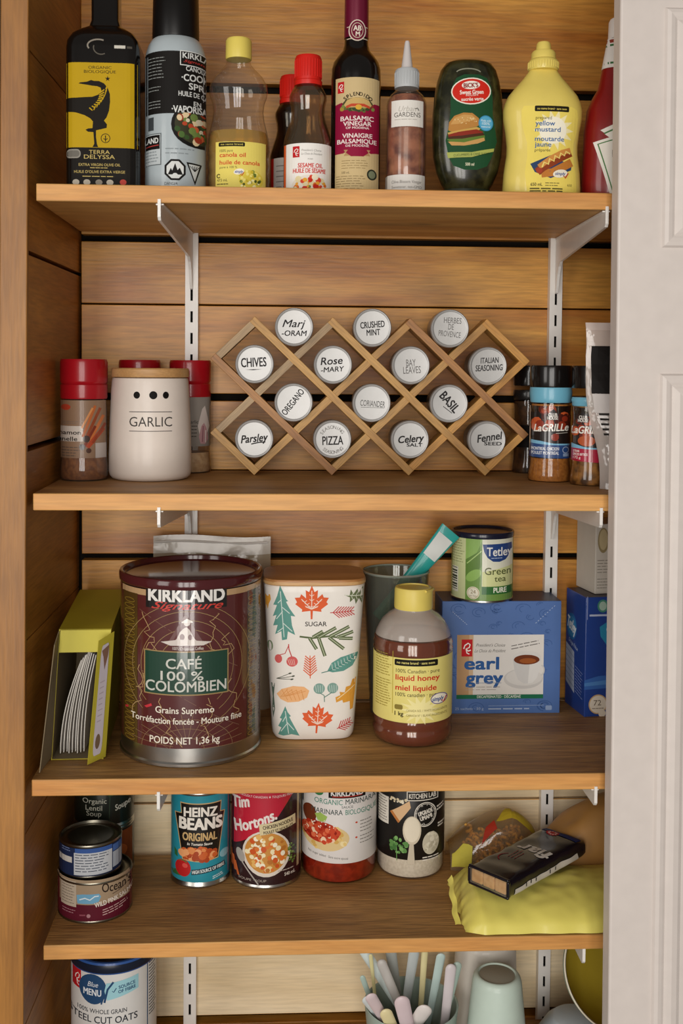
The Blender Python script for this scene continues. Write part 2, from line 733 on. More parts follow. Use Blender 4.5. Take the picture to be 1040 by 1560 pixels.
def thing(name, label, cat, x, y, z, rz=0, group=None, rx=0, ry=0):
    o = bpy.data.objects.new(name, None)
    o.empty_display_size = .02
    COL.objects.link(o)
    o.location = (x * .001, y * .001, z * .001)
    o.rotation_euler = (radians(rx), radians(ry), radians(rz))
    o['label'] = label
    o['category'] = cat
    if group:
        o['group'] = group
    return o


def struct(o):
    o['kind'] = 'structure'
    return o

# ------------------------------------------------------------------ the pantry shell
Z1, Z2, Z3, Z4, Z5 = 202.2, -135.7, -455.4, -665.8, -910.0
YB = 282.7

mb = MB()
for hi, lo, m in ((640, 386.5, W_BACK), (373.5, 181.5, W_BACK), (172, 89.2, W_BACK), (87.2, -32, W_BACK), (-42, -136, W_BACK),
                  (-139, -251.5, W_BACK), (-260.5, -456, W_BACK), (-458, -598, W_PALE), (-600, -752, W_PALE), (-754, -902, W_PALE), (-914, -1060, W_BACK)):
    mb.box(10, 815, YB, YB + 19, lo, hi, m, bev=.9)
mb.box(-22, 830, YB + 26, YB + 30, -1060, 640, DARK)
struct(mb.build('wall_back'))

mb = MB()
for hi, lo in ((640, 347), (345, 130.5), (125.5, -83.5), (-90.5, -299.2), (-301, -518), (-520, -739), (-741, -1060)):
    mb.prism([(-24, .5), (0, .5), (6, YB + 15), (-24, YB + 15)], lo, hi, W_SIDE, 'XY')
mb.box(-32, -25, .5, YB + 15, -1060, 640, DARK)
struct(mb.build('wall_left', rot=(0, radians(.50), 0)))

mb = MB()
for hi, lo in ((640, 300), (298, 60), (58, -200), (-202, -460), (-462, -720), (-722, -1060)):
    mb.box(800, 822, 1, YB - 1, lo, hi, W_SIDE, bev=.9)
struct(mb.build('wall_right'))

mb = MB()
mb.box(-22, 822, 0, YB, 640, 660, W_SIDE)  # unseen pantry top, added to shut out light from above
struct(mb.build('shade_ceiling'))

mb = MB()
mb.box(-29.5, 0, -8, 0, -1060, 660, W_POST, bev=1.2)
struct(mb.build('trim_1', loc=(1.8, 0, 0), rot=(0, radians(.52), 0)))
mb = MB()
mb.box(-75, -31, -12, 0, -1060, 660, ink('#e4ddd4', .5), bev=1.5)
struct(mb.build('trim_2', loc=(1.8, 0, 0), rot=(0, radians(.52), 0)))

# the white panelled door standing open at the right
mb = MB()
mb.box(0, 420, -45, -20, -1060, 660, DOOR_M, bev=2.5, seg=3)


def door_panel(x0, x1, z0, z1):
    rings = [(0, 0), (2, 3.2), (6, 4.4), (10, 3.4), (13, 2.0), (16, 3.4), (21, 4.6), (27, 3.6), (31, 1.2), (44, 1.0)]
    vs = []
    for d, h in rings:
        vs += [(x0 + d, -45 - h, z0 + d), (x1 - d, -45 - h, z0 + d), (x1 - d, -45 - h, z1 - d), (x0 + d, -45 - h, z1 - d)]
    fs = []
    for i in range(len(rings) - 1):
        for j in range(4):
            a, b = i * 4 + j, i * 4 + (j + 1) % 4
            fs.append((a, b, b + 4, a + 4))
    n = (len(rings) - 1) * 4
    fs.append((n, n + 1, n + 2, n + 3))
    q = mb.faces(vs, fs, DOOR_M)


door_panel(48, 366, 137, 392)
door_panel(48, 366, -880, 1)
struct(mb.build('door_1', loc=(639.6, 0, 0), rot=(0, radians(-.45), 0)))

# ------------------------------------------------------------------ shelf boards
def shelf(x0, y0, ztop, th, label, x1=797):
    mb = MB()
    mb.box(x0, x1, y0, 269, ztop - th, ztop, W_UNDER, front=W_EDGE, top=W_TOP, bev=1.0)
    o = mb.build('shelf_board')
    o['label'] = label
    o['category'] = 'shelf'
    o['group'] = 'wooden pantry shelves'
    return o


shelf(11, 0, Z1, 18.8, 'wooden pantry shelf at the top carrying oil bottles and condiments')
shelf(6.3, 0, Z2, 18.8, 'wooden pantry shelf carrying the spice tin rack and garlic canister')
shelf(3.6, 0, Z3, 18.8, 'wooden pantry shelf carrying the large coffee can, honey and tea boxes')
shelf(7.5, 40, Z4, 17.4, 'narrower wooden pantry shelf carrying soup cans, jars and yellow bag')
shelf(4, 30, Z5, 18.0, 'wooden pantry shelf at the bottom under the cutlery cup and bowls')


# ------------------------------------------------------------------ slotted standards and their brackets
def standard(x, label):
    mb = MB()
    W, y0, y1 = 8.6, 270.2, 282.2
    top, bot = 187, -1050
    mb.box(x - W, x - 1.6, y0, y0 + 1.6, bot, top, WHITE_METAL)
    mb.box(x + 1.6, x + W, y0, y0 + 1.6, bot, top, WHITE_METAL)
    mb.box(x - W, x - W + 1.6, y0 + 1.6, y1, bot, top, WHITE_METAL)
    mb.box(x + W - 1.6, x + W, y0 + 1.6, y1, bot, top, WHITE_METAL)
    mb.box(x - W + 1.6, x + W - 1.6, y1 - 1.2, y1, bot, top, DARK)
    z = top - 7
    while z > bot + 40:
        mb.box(x - 1.6, x + 1.6, y0, y0 + 1.6, z - 14, z, WHITE_METAL)
        z -= 29
    o = mb.build('shelf_standard')
    o['label'] = label
    o['category'] = 'shelf rail'
    o['group'] = 'slotted shelf rails on the back wall'


standard(158.9, 'white slotted metal shelf rail on back boards, the one behind the garlic canister')
standard(654.8, 'white slotted metal shelf rail on back boards, the one behind the tea boxes')


def bracket(x, zb, length, label):
    mb = MB()
    L = length
    pts = [(0, 0), (-L, 0), (-L - 1.5, 4.2), (-L - 4.5, 4.2), (-L - 4.5, -15), (-L - 1, -18.5), (-32, -34), (-22, -40), (-15, -50), (-9, -66), (-4, -74), (0, -75)]
    mb.prism(pts, -1.7, 1.7, WHITE_METAL, 'YZ')
    mb.box(-4.2, 4.2, -L, -8, -1.6, -.2, WHITE_METAL)
    for z in (-12, -24, -40, -55):
        mb.box(-1.2, 1.2, -3, 4.4, z - 5, z, WHITE_METAL)
    o = mb.build('shelf_bracket', loc=(x, 269.6, zb - .4), rot=(0, 0, radians(-3.2)))
    o['label'] = label
    o['category'] = 'bracket'
    o['group'] = 'white metal shelf brackets'


for zt, th, L, lt, which in ((Z1, 18.8, 267, 264, 'top shelf of oil bottles'), (Z2, 18.8, 267, 264, 'shelf with the spice rack'),
                             (Z3, 18.8, 267, 264, 'shelf with the coffee can'), (Z4, 17.4, 180, 225, 'narrow shelf with the soup cans')):
    bracket(158.9, zt - th, L, 'white metal bracket under the %s, on the left rail' % which)
    bracket(654.8, zt - th, L if L > 200 else 225, 'white metal bracket under the %s, on the right rail' % which)

# ------------------------------------------------------------------ top shelf: oils and condiments
CLEAR = clear('#fbf8f2', .05, .02, 'clear_plastic')
GLASS = clear('#f4f1ea', .03, .0, 'clear_glass')

# olive oil
t = thing('olive_oil_bottle', 'tall black square olive oil bottle with mustard yellow bird label', 'bottle', 76, 72, Z1)
prof = [(0, 0), (38, 0), (41, 3), (41, 158), (40, 166), (35, 175), (26, 182), (18, 187), (15.5, 194), (15.5, 236), (0, 236)]
b = MB().lathe(prof, BLACKG, 72, p=7).build('bottle_body', t)
MB().lathe([(0, 236.3), (16.5, 236.3), (17, 238), (17, 268), (15, 271), (0, 271)], ink('#14110e', .4)).build('cap', t)
a = Art(4.118, 218.7 + 26, 856)
Y = '#b99712'
K = '#17120c'
GO = '#c9b26a'
a.r(84, 640, 407, 842, '#15110d')
a.r(84, 283, 407, 668, Y)
a.t('ORGANIC', 240, 305, 13, K, w=105)
a.t('BIOLOGIQUE', 240, 324, 13, K, w=145)
st = []
for i in range(10):
    q = 13 if i % 2 == 0 else 5
    st.append((275 + q * sin(pi * i / 5), 355 - q * cos(pi * i / 5)))
a.p(st, K)
a.p([(84, 444), (130, 443), (170, 440), (205, 438), (232, 428), (247, 412), (243, 396), (228, 390), (205, 388), (180, 384), (143, 379), (150, 374),
     (182, 370), (200, 362), (212, 366), (235, 366), (258, 376), (275, 396), (285, 424), (286, 460), (281, 500), (270, 530), (258, 545), (272, 562),
     (270, 578), (250, 583), (222, 590), (222, 620), (226, 652), (232, 666), (206, 666), (214, 650), (210, 598), (186, 597), (174, 588), (186, 582),
     (206, 580), (208, 550), (196, 536), (170, 522), (130, 510), (84, 505)], K)
for i in range(9):
    q = i / 8
    x, y = 262 - 6 * q * q * 9, 396 + 96 * q
    a.l([(x - 2, y + 8), (x - 26 + 10 * q, y + 18 - 30 * q + 8)], 5, Y)
    a.l([(x + 4, y + 6), (x + 12, y - 14)], 4, Y)
a.arc(265, 625, 20, 20, 0, 360, 3, K)
a.l([(265, 612), (265, 640)], 4, K)
a.arc(265, 622, 9, 9, 20, 160, 3, K)
a.rr(84, 676, 152, 717, 18, '#8f8a80')
a.rr(90, 682, 147, 711, 14, '#6d6961')
a.t('TERRA', 237, 688, 17, GO, w=95)
a.t('DELYSSA', 237, 710, 18, GO, w=140)
a.t('EXTRA VIRGIN OLIVE OIL', 238, 746, 12, GO, w=190)
a.fine(195, 760, 280, 1, 6, GO, 3)
a.t("HUILE D'OLIVE EXTRA VIERGE", 238, 778, 12, GO, w=232)
a.fine(160, 799, 310, 1, 6, GO, 3)
for x in (130, 180, 235, 285):
    a.e(x, 826, 16, 13, '#b9b0a0' if x != 235 else '#8d8578')
a.e(345, 824, 15, 13, '#b8443a')
a2 = Art(4.118, 218.7 + 26, 856)  # grey arcs and small bars across the bottle's shoulder
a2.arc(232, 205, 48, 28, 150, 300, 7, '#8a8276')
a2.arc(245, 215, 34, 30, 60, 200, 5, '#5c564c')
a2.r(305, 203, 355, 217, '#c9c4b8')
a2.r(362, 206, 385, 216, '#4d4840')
MB().art(a, on_lathe(prof, p=7), 4).build('label', t)
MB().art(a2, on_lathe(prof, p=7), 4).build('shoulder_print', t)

# cooking spray can
t = thing('cooking_spray_can', 'pale grey aerosol cooking spray can with black cap and vegetable picture', 'can', 155, 71, Z1, 5.1)
prof = [(0, 0), (33, 0), (34.8, 2), (34.8, 152), (34, 160), (31.5, 168), (28, 174), (26, 176), (0, 176)]
GRY = ink('#aab4b8', .4, 0, .3)
MB().lathe(prof, GRY).build('can_body', t)
MB().lathe([(0, 176.3), (26.5, 176.3), (26.8, 179), (25.8, 232), (24, 235), (0, 235)], ink('#100e0d', .35)).build('cap', t)
a = Art(4.083, 547, 865)
W = '#d9dad6'
BK = '#161311'
a.r(404, 229, 687, 512, BK)
a.e(648, 560, 122, 102, BK)
a.e(650, 556, 108, 90, '#3a3a28')
a.blobs(650, 562, 98, 80, 50, 9, 19, ['#4f6b35', '#6f8545', '#b5482c', '#c9603a', '#d7ccb0', '#39522a', '#9b3a24', '#e0c9a0'], 4)
a.r(540, 440, 687, 505, BK)
a.r(566, 225, 687, 292, W)
a.r(570, 229, 687, 288, BK)
a.t('KIRKLAND', 578, 246, 25, W, w=175, b=.02, al='L')
a.t('Signature', 582, 271, 11, '#c23a34', w=140, sh=.4, al='L')
a.t('CANOLA OIL', 594, 304, 21, W, w=140, b=.012, al='L')
a.t('·COOKING', 574, 346, 30, W, w=190, b=.02, al='L', bow=-6)
a.t('SPRAY', 607, 383, 28, W, w=130, b=.02, al='L')
a.t('HUILE DE CANOLA', 560, 420, 22, W, w=200, b=.012, al='L')
a.t('EN', 645, 460, 20, W, b=.015)
a.t('·VAPORISATEUR', 530, 492, 30, W, w=240, b=.02, al='L', bow=-4)
a.fine(422, 258, 500, 7, 15, '#8f938f', 3, 3)
a.fine(424, 390, 482, 2, 15, '#8f938f', 3, 4)
a.fine(424, 455, 490, 3, 14, '#8f938f', 3, 5)
a.r(422, 525, 447, 585, '#3d4244')
a.r(404, 600, 482, 745, '#5b6264')
a.r(404, 604, 478, 741, '#b9c0c2')
a.r(404, 608, 475, 672, BK)
a.t('LAND', 408, 632, 24, W, w=60, b=.02, al='L')
a.l([(404, 658), (470, 654)], 4, '#b8403a')
a.fine(410, 684, 472, 4, 14, '#7f878a', 4, 6)
a.fine(500, 672, 640, 2, 20, '#8b9396', 5, 8)
oc = lambda r, d=0: [(545 + r * cos(radians(22.5 + 45 * i)), 768 + r * sin(radians(22.5 + 45 * i))) for i in range(8)]
a.p(oc(52), BK)
a.p(oc(42), '#d6d8d5')
a.p([(512, 790), (525, 760), (532, 772), (545, 738), (556, 770), (566, 758), (580, 790)], BK)
a.e(545, 792, 12, 9, '#d6d8d5')
a.p([(596, 730), (668, 734), (636, 832)], BK)
a.p([(606, 738), (658, 741), (635, 815)], '#c9cdcb')
for i in range(5):
    a.l([(634, 770), (612 + 11 * i, 746)], 3, BK)
a.t('DANGER', 527, 831, 13, BK, w=60)
MB().art(a, on_cyl(34.8), 3).build('label', t)

# canola oil
t = thing('canola_oil_bottle', 'clear waisted canola oil bottle with yellow cap, half full of golden oil', 'bottle', 226.8, 80, Z1)
prof = [(0, 0), (33, 0), (36, 4), (35, 12), (36.4, 20), (35, 28), (36.4, 36), (35, 44), (36.4, 54), (35.6, 66), (34, 74), (30.5, 88), (29, 98), (30, 108),
        (33, 116), (34, 122), (33, 130), (28, 139), (19, 148), (14.5, 153), (13.6, 160)]
MB().lathe(prof, CLEAR, 56, sy=.8).build('bottle_body', t)
OIL = clear('#e8c25a', .1, .32, 'golden_oil')
MB().lathe([(0, 1.5)] + [(r - 1.4, z + 1) for r, z in prof[1:10]] + [(32.5, 74.3), (0, 74.3)], OIL, 56, sy=.79).build('oil', t)
MB().lathe([(0, 159), (14.8, 159), (15.2, 161), (15, 180), (13.6, 182.5), (0, 182.5)], ink('#e2cd62', .4)).build('cap', t)
a = Art(3.999, 838, 880)
a.r(738, 642, 966, 864, '#e6d46a')
a.rr(752, 645, 872, 664, 5, '#1d1a10')
a.t('no name brand', 812, 654, 8, '#e6d46a', w=100)
a.t('100% pure', 757, 683, 12, '#3b3420', w=60, al='L')
a.t('canola oil', 757, 702, 19, '#cf3b26', w=118, b=.015, al='L')
a.t('huile de canola', 757, 736, 19, '#cf3b26', w=182, b=.015, al='L')
a.t('pure à 100 %', 757, 758, 10, '#3b3420', w=80, al='L')
a.e(900, 815, 55, 45, '#dfc94a')
a.blobs(895, 815, 52, 42, 40, 5, 10, ['#f0e27c', '#cdb534', '#6b7a2e', '#8c9840', '#f4ecae', '#4e5a24'], 9)
a.e(845, 778, 24, 13, '#f1ead8', rot=-12)
a.t('simply', 845, 778, 12, '#2c4f9a', w=38, sh=.3, b=.02)
a.l([(852, 788), (858, 796), (868, 780)], 4, '#c0392b')
a.arc(752, 797, 7, 8, 30, 330, 4, '#3b3420')
a.t('473 mL', 745, 816, 12, '#2d2818', w=48, al='L')
a.fine(745, 834, 800, 1, 8, '#3b3420', 4)
MB().art(a, on_lathe([(36.6, 0), (36.6, 200)], sy=.8), 3).build('label', t)


def sauce_bottle(name, label, x, y, liquid, first):
    t = thing(name, label, 'bottle', x, y, Z1)
    prof = [(0, 0), (26, 0), (28, 3), (28, 62), (27.4, 66), (24.5, 76), (21, 86), (19.2, 95), (19.8, 104), (21.8, 112), (21.5, 117), (18, 124), (15.4, 128), (15, 131)]
    MB().lathe(prof, GLASS).build('bottle_body', t)
    MB().lathe([(0, 1.5)] + [(r - 1.3, z + .8) for r, z in prof[1:12]] + [(0, 124.6)], liquid).build('liquid', t)
    cp = MB().lathe([(0, 128), (16, 128), (16.3, 130), (16.3, 133), (15.4, 134), (15.6, 159), (14.2, 162), (0, 162)], ink('#cf2016', .4))
    for i in range(30):
        q = 2 * pi * i / 30
        cp.tube([(15.5 * cos(q), 15.5 * sin(q), 137), (15.5 * cos(q), 15.5 * sin(q), 157)], .6, ink('#cf2016', .4), 6)
    cp.build('cap', t)
    return t


t = sauce_bottle('soy_sauce_bottle', 'dark sauce bottle with red cap half hidden behind the sesame oil', 291, 160, ink('#1a0d08', .3), False)
a = Art(4.713, 183.3, 1158)
a.r(60, 884, 300, 1130, '#cfcac4')
a.r(60, 884, 76, 1130, '#c0261c')
a.fine(90, 930, 280, 5, 30, '#8a8580', 5)
MB().art(a, on_cyl(28.1), 3).build('label', t)

t = sauce_bottle('sesame_oil_bottle', 'clear waisted sesame oil bottle with red cap and noodle bowl label', 307.5, 71, clear('#e2cba8', .1, .05, 'amber_oil'), True)
a = Art(5.027, 258.5, 1098)
a.r(122, 808, 393, 1086, '#f0ece6')
a.r(122, 808, 132, 1086, '#e2632a')
a.pc(170, 825, 208, 888)
a.t("President's Choice", 218, 848, 12, '#7d786f', w=115, sh=.35, al='L')
a.t('Le Choix du Président', 218, 868, 12, '#7d786f', w=120, sh=.35, al='L')
a.t('PURE', 270, 898, 8, '#8a8378', w=30)
a.t('SESAME OIL', 270, 934, 24, '#cf2a20', w=142, b=.02, sh=.06)
a.t('HUILE DE SÉSAME', 265, 964, 24, '#cf2a20', w=186, b=.02, sh=.06)
a.e(265, 1050, 100, 62, '#e8e0d2')
a.blobs(265, 1050, 92, 55, 55, 9, 20, ['#c9281c', '#e0702a', '#6d8a3a', '#e6d6a8', '#f1e7cb', '#d8452c', '#e9a63a'], 12)
MB().art(a, on_cyl(28.1), 3).build('label', t)

# balsamic vinegar
t = thing('balsamic_vinegar_bottle', 'tall dark vinegar bottle with maroon foil neck and beige maroon label', 'bottle', 363.7, 80, Z1, -3.5)
prof = [(0, 0), (27, 0), (29, 3), (29, 140), (28.6, 150), (26.5, 158), (21, 166), (16.5, 171), (14.2, 178), (13.6, 190), (13.2, 240), (0, 240)]
MB().lathe(prof, BLACKG).build('bottle_body', t)
MAR = ink('#6d1430', .35, .2, .3)
f = MB().lathe([(14.2, 186), (14.3, 187), (13.9, 250), (14.8, 251), (14.8, 262), (13.5, 264), (0, 264)], MAR)
a = Art(4.992, 526, 1110)
a.l([(470, 128), (590, 128)], 5, '#cbb9a4')
a.l([(470, 196), (590, 196)], 5, '#cbb9a4')
a.e(530, 150, 50, 61, '#d8c9b8')
a.e(530, 150, 44, 55, '#6d1430')
a.e(530, 150, 34, 44, '#cbb9a4')
a.e(530, 150, 30, 40, '#6d1430')
a.t('AB', 530, 138, 28, '#e2d6c6', w=44, b=.03)
a.t('M', 533, 170, 24, '#e2d6c6', b=.03)
f.art(a, on_cyl(14.3), 2).build('foil_capsule', t)
a = Art(4.992, 526, 1110)
BEI = '#cdb585'
WI = '#8f1238'
a.r(409, 436, 660, 1104, BEI)
a.p([(409, 620), (409, 585), (445, 576), (470, 600), (600, 600), (630, 580), (660, 578), (660, 856), (612, 866), (585, 850), (485, 850), (455, 866), (409, 868)], WI)
a.pc(421, 458, 457, 522)
a.e(535, 590, 88, 40, '#4c4a2c')
a.blobs(535, 606, 92, 24, 40, 8, 14, ['#5d6a34', '#7c8a44', '#3d4726', '#a68a3a', '#8e3a2c'], 5)
a.p([(458, 592), (475, 566), (510, 552), (560, 552), (597, 566), (614, 592), (600, 608), (472, 608)], '#c8a86a')
a.p([(470, 598), (500, 586), (570, 586), (603, 598), (603, 612), (570, 602), (500, 602), (470, 612)], '#c0482c')
a.e(540, 606, 18, 15, '#d8a83a')
a.tarc('SPLENDIDO', 535, 640, 110, -130, -50, 20, '#2a2214', b=.02)
a.t('BALSAMIC', 533, 668, 25, '#ecdcd6', w=188, b=.022)
a.t('VINEGAR', 534, 698, 24, '#ecdcd6', w=160, b=.022)
a.t('OF MODENA', 535, 722, 12, '#ecdcd6', w=132, b=.02)
a.t('VINAIGRE', 535, 766, 24, '#ecdcd6', w=170, b=.022)
a.t('BALSAMIQUE', 533, 798, 24, '#ecdcd6', w=224, b=.022)
a.t('DE MODÈNE', 535, 823, 12, '#ecdcd6', w=132, b=.02)
a.p([(458, 846), (610, 846), (600, 864), (610, 880), (458, 880), (468, 864)], '#b28a60')
a.p([(485, 842), (585, 842), (600, 862), (570, 884), (500, 884), (470, 862)], WI)
a.t('500 mL', 446, 975, 13, '#5e4f34', w=46, al='L')
a.fine(446, 908, 630, 4, 14, '#8c744a', 3, 2)
a.fine(416, 996, 585, 6, 14, '#7d6742', 3, 7)
a.e(620, 984, 29, 31, '#2e3326')
a.e(620, 984, 20, 22, '#7c8468')
MB().art(a, on_cyl(29), 3).build('label', t)

# hot sauce style squeeze bottle with nozzle
t = thing('nozzle_squeeze_bottle', 'slim clear bottle with pale cone nozzle, reddish vinegar and small white labels', 'bottle', 422.5, 72, Z1, -6.9)
prof = [(0, 0), (21, 0), (23.4, 3), (23.4, 108), (22.4, 114), (19, 120), (14, 124.5), (12.5, 127), (12.5, 131)]
MB().lathe(prof, CLEAR).build('bottle_body', t)
lq = clear('#a35a44', .1, .55, 'red_vinegar')
MB().lathe([(0, 1.2), (20, 1.2), (22, 4), (22, 108), (20.6, 114), (17, 119), (0, 119.4)], powder('#5e2418', '#a5684c', 55, .4, 'herb_vinegar'),
           bands=[(0, 42, powder('#6b120e', '#8c2a1c', 60, .3, 'red_vinegar_clear'))]).build('vinegar', t)
PG = ink('#b7babb', .45)
c = MB().lathe([(0, 128), (14, 128), (14.3, 130), (14, 148), (12.5, 150), (0, 150)], PG)
for i in range(28):
    q = 2 * pi * i / 28
    c.tube([(14 * cos(q), 14 * sin(q), 131), (14 * cos(q), 14 * sin(q), 146)], .5, PG, 6)
c.build('cap', t)
MB().lathe([(0, 149), (7.6, 150), (6.6, 153), (3, 181), (2.2, 183), (0, 183)], ink('#cfc8c4', .4)).build('nozzle', t)
a = Art(4.999, 810, 1112)
a.r(724, 563, 906, 712, '#e3ded6')
a.t('Urban', 815, 612, 30, '#b9b4aa', w=100, sh=.3)
a.t('GARDENS', 815, 645, 26, '#57534c', w=150)
a.l([(860, 612), (872, 606), (880, 620)], 5, '#57534c')
a.fine(742, 672, 880, 1, 10, '#a8a298', 3)
MB().art(a, on_cyl(23.5), 3).build('label', t)
a = Art(4.999, 810, 1112)
a.r(690, 985, 920, 1104, '#dcd8d2')
a.t('Olive Blossom Vinegar', 815, 1026, 17, '#6a655e', w=170, sh=.1)
a.t('Sweetener, non-GMO', 815, 1056, 15, '#6a655e', w=170)
MB().art(a, on_cyl(23.5), 3).build('bottom_label', t)

# relish
t = thing('relish_bottle', 'dark green upside-down relish squeeze bottle with burger label', 'bottle', 494.5, 72, Z1)
prof = [(0, 12), (26, 12), (30, 18), (36, 32), (40, 50), (41.5, 75), (41.3, 98), (39.5, 120), (36.5, 137), (32.5, 150), (27, 157.5), (20, 160.5), (0, 161)]
MB().lathe(prof, powder('#191a0b', '#33321a', 90, .22, 'relish'), 64, sy=.62, p=2.3).build('bottle_body', t)
MB().lathe([(0, 0), (29, 0), (30, 2), (28, 11.8), (0, 11.8)], ink('#1c2416', .4), 64, sy=.62).build('cap', t)
a = Art(4.372, 236, 975)
G1 = '#1d4a2c'
a.p([(140, 420), (160, 378), (200, 360), (275, 360), (315, 376), (338, 420), (345, 480), (346, 560), (362, 640), (372, 690), (345, 770), (322, 815), (270, 835),
     (205, 835), (150, 815), (126, 770), (110, 690), (124, 620), (132, 540), (132, 480)], G1)
a.e(235, 445, 101, 68, '#ece4d4', rot=-4)
a.e(235, 445, 95, 62, '#cc2a1c', rot=-4)
a.e(232, 415, 46, 21, '#efe8dc', rot=-4)
a.t('BICK’S', 232, 416, 22, '#8c1a14', w=72, b=.03, rot=-4)
a.t('Sweet Green', 236, 450, 20, '#f0e6dc', w=118, b=.02, rot=-3)
a.t('RELISH', 237, 465, 11, '#f0e6dc', w=60, rot=-3)
a.t('sucrée verte', 240, 485, 17, '#f0e6dc', w=112, b=.02, rot=-3)
a.e(212, 642, 92, 78, '#2c5c34', rot=-8)
a.p([(122, 640), (126, 600), (150, 570), (195, 554), (240, 556), (272, 580), (280, 612), (262, 622), (200, 636), (140, 650)], '#b8813f')
a.p([(132, 612), (152, 580), (195, 564), (238, 566), (262, 588), (225, 596), (170, 610)], '#cb9a58')
a.p([(118, 652), (180, 640), (262, 624), (282, 632), (262, 652), (190, 668), (128, 668)], '#c9a052')
a.p([(120, 662), (170, 650), (262, 636), (296, 648), (280, 664), (190, 676), (128, 678)], '#8a2c1c')
a.p([(118, 672), (190, 668), (296, 652), (304, 668), (240, 684), (140, 694)], '#4a2a18')
a.p([(116, 684), (190, 684), (304, 664), (306, 684), (240, 700), (140, 704)], '#5e7a30')
a.p([(122, 696), (200, 702), (300, 676), (306, 690), (270, 706), (200, 718), (140, 716)], '#c6995a')
a.blobs(205, 592, 60, 22, 22, 2, 4, ['#e0c48c'], 3)
a.e(308, 605, 38, 39, '#3f8fb8', lay=20)
a.e(308, 605, 33, 34, '#57a8cc', lay=21)
a.t('Made with', 308, 592, 11, '#e4eef0', w=50, lay=22)
a.t('100%', 308, 607, 13, '#e4eef0', w=40, lay=22)
a.t('natural', 308, 622, 10, '#e4eef0', w=44, lay=22)
a.p([(118, 750), (240, 750), (354, 726), (352, 742), (240, 774), (125, 778)], '#a9b05a', lay=20)
a.t('CUCUMBERS & CANE SUGAR', 240, 760, 11, '#2c4a24', w=180, rot=-4, lay=21)
a.t('500 ml', 232, 808, 14, '#d8d6b8', w=44, b=.02)
MB().art(a, on_lathe(prof, sy=.62, p=2.3), 4, 5).build('label', t)
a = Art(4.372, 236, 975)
a.arc(222, 352, 62, 22, 195, 345, 6, '#8a8a78')  # pale arc painted on as a highlight, no raised ridge
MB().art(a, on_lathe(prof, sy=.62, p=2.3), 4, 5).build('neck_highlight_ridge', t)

# mustard
t = thing('mustard_bottle', 'yellow waisted mustard squeeze bottle with stepped yellow cap', 'bottle', 578, 52, Z1)
prof = [(0, 0), (42, 0), (44.5, 3), (45, 10), (44, 28), (41, 50), (40.8, 60), (42.5, 75), (45.2, 90), (45.6, 100), (44, 108), (40, 117), (32, 127), (24, 136), (18, 144), (16, 147), (0, 147)]
MU = ink('#e3cd68', .38, 0, .25)
MB().lathe(prof, MU, 64, sy=.6, p=2.3).build('bottle_body', t)
c = MB().lathe([(0, 146.5), (16.8, 146.5), (17.4, 148), (17.4, 156), (16, 158.5), (14.2, 159.5), (14, 166), (12.5, 168.5), (9, 169.5), (8, 177), (6.8, 179), (0, 179)], MU)
for i in range(36):
    q = 2 * pi * i / 36
    c.tube([(17.3 * cos(q), 17.3 * sin(q), 148.5), (17.3 * cos(q), 17.3 * sin(q), 155.5)], .6, MU, 6)
c.build('cap', t)
a = Art(4.424, 622, 967)
PY = '#ecd667'
a.p([(502, 520), (745, 520), (775, 532), (786, 570), (780, 640), (764, 700), (762, 760), (775, 850), (782, 945), (522, 945), (512, 850), (524, 770), (522, 700), (504, 640), (492, 590), (492, 540)], PY)
star = []
for i in range(28):
    q = 1.0 if i % 2 == 0 else .62
    star.append((655 + 105 * q * cos(2 * pi * i / 28), 640 + 100 * q * sin(2 * pi * i / 28)))
a.p(star, '#f3e8b4')
a.e(650, 640, 70, 66, '#f6f0da')
a.rr(554, 521, 730, 549, 6, '#1c1910')
a.t('no name brand · sans nom', 642, 535, 10, PY, w=150, b=.01)
a.t('prepared', 560, 580, 15, '#3e3a26', w=80, al='L')
a.t('yellow', 560, 606, 23, '#3f689c', w=98, b=.015, al='L')
a.t('mustard', 560, 636, 23, '#3f689c', w=128, b=.015, al='L')
a.t('moutarde', 560, 682, 23, '#3f689c', w=148, b=.015, al='L')
a.t('jaune', 560, 710, 23, '#3f689c', w=82, b=.015, al='L')
a.t('préparée', 560, 738, 15, '#3e3a26', w=78, al='L')
a.p([(538, 808), (640, 764), (752, 815), (748, 836), (640, 880), (560, 850)], '#2f4568')
a.l([(592, 858), (650, 850), (752, 795)], 40, '#c07a34')
a.l([(572, 850), (600, 826), (680, 780), (748, 745)], 40, '#8e3f20')
a.l([(580, 824), (640, 780), (700, 748), (745, 734)], 26, '#d08e46')
a.l([(596, 826), (606, 800), (628, 810), (634, 782), (656, 794), (662, 766), (684, 778), (692, 752), (712, 764), (720, 742), (744, 752)], 8, '#ecd67a')
a.e(582, 842, 16, 14, '#a5402a')
a.e(688, 856, 38, 20, '#efe8d4', rot=-10, lay=18)
a.t('simply', 688, 856, 15, '#34508c', w=54, sh=.3, b=.02, lay=19)
a.l([(706, 866), (714, 878), (730, 852)], 6, '#b8322a', lay=20)
a.t('650 mL', 540, 911, 15, '#3e3a26', w=58, al='L', b=.02)
a.fine(612, 904, 690, 2, 12, '#6e6636', 4)
a.fine(536, 932, 740, 2, 12, '#4e4826', 6, 5)
a.t('650', 740, 912, 12, '#4e4826')
MB().art(a, on_lathe(prof, sy=.6, p=2.3), 4, 5).build('label', t)
a = None

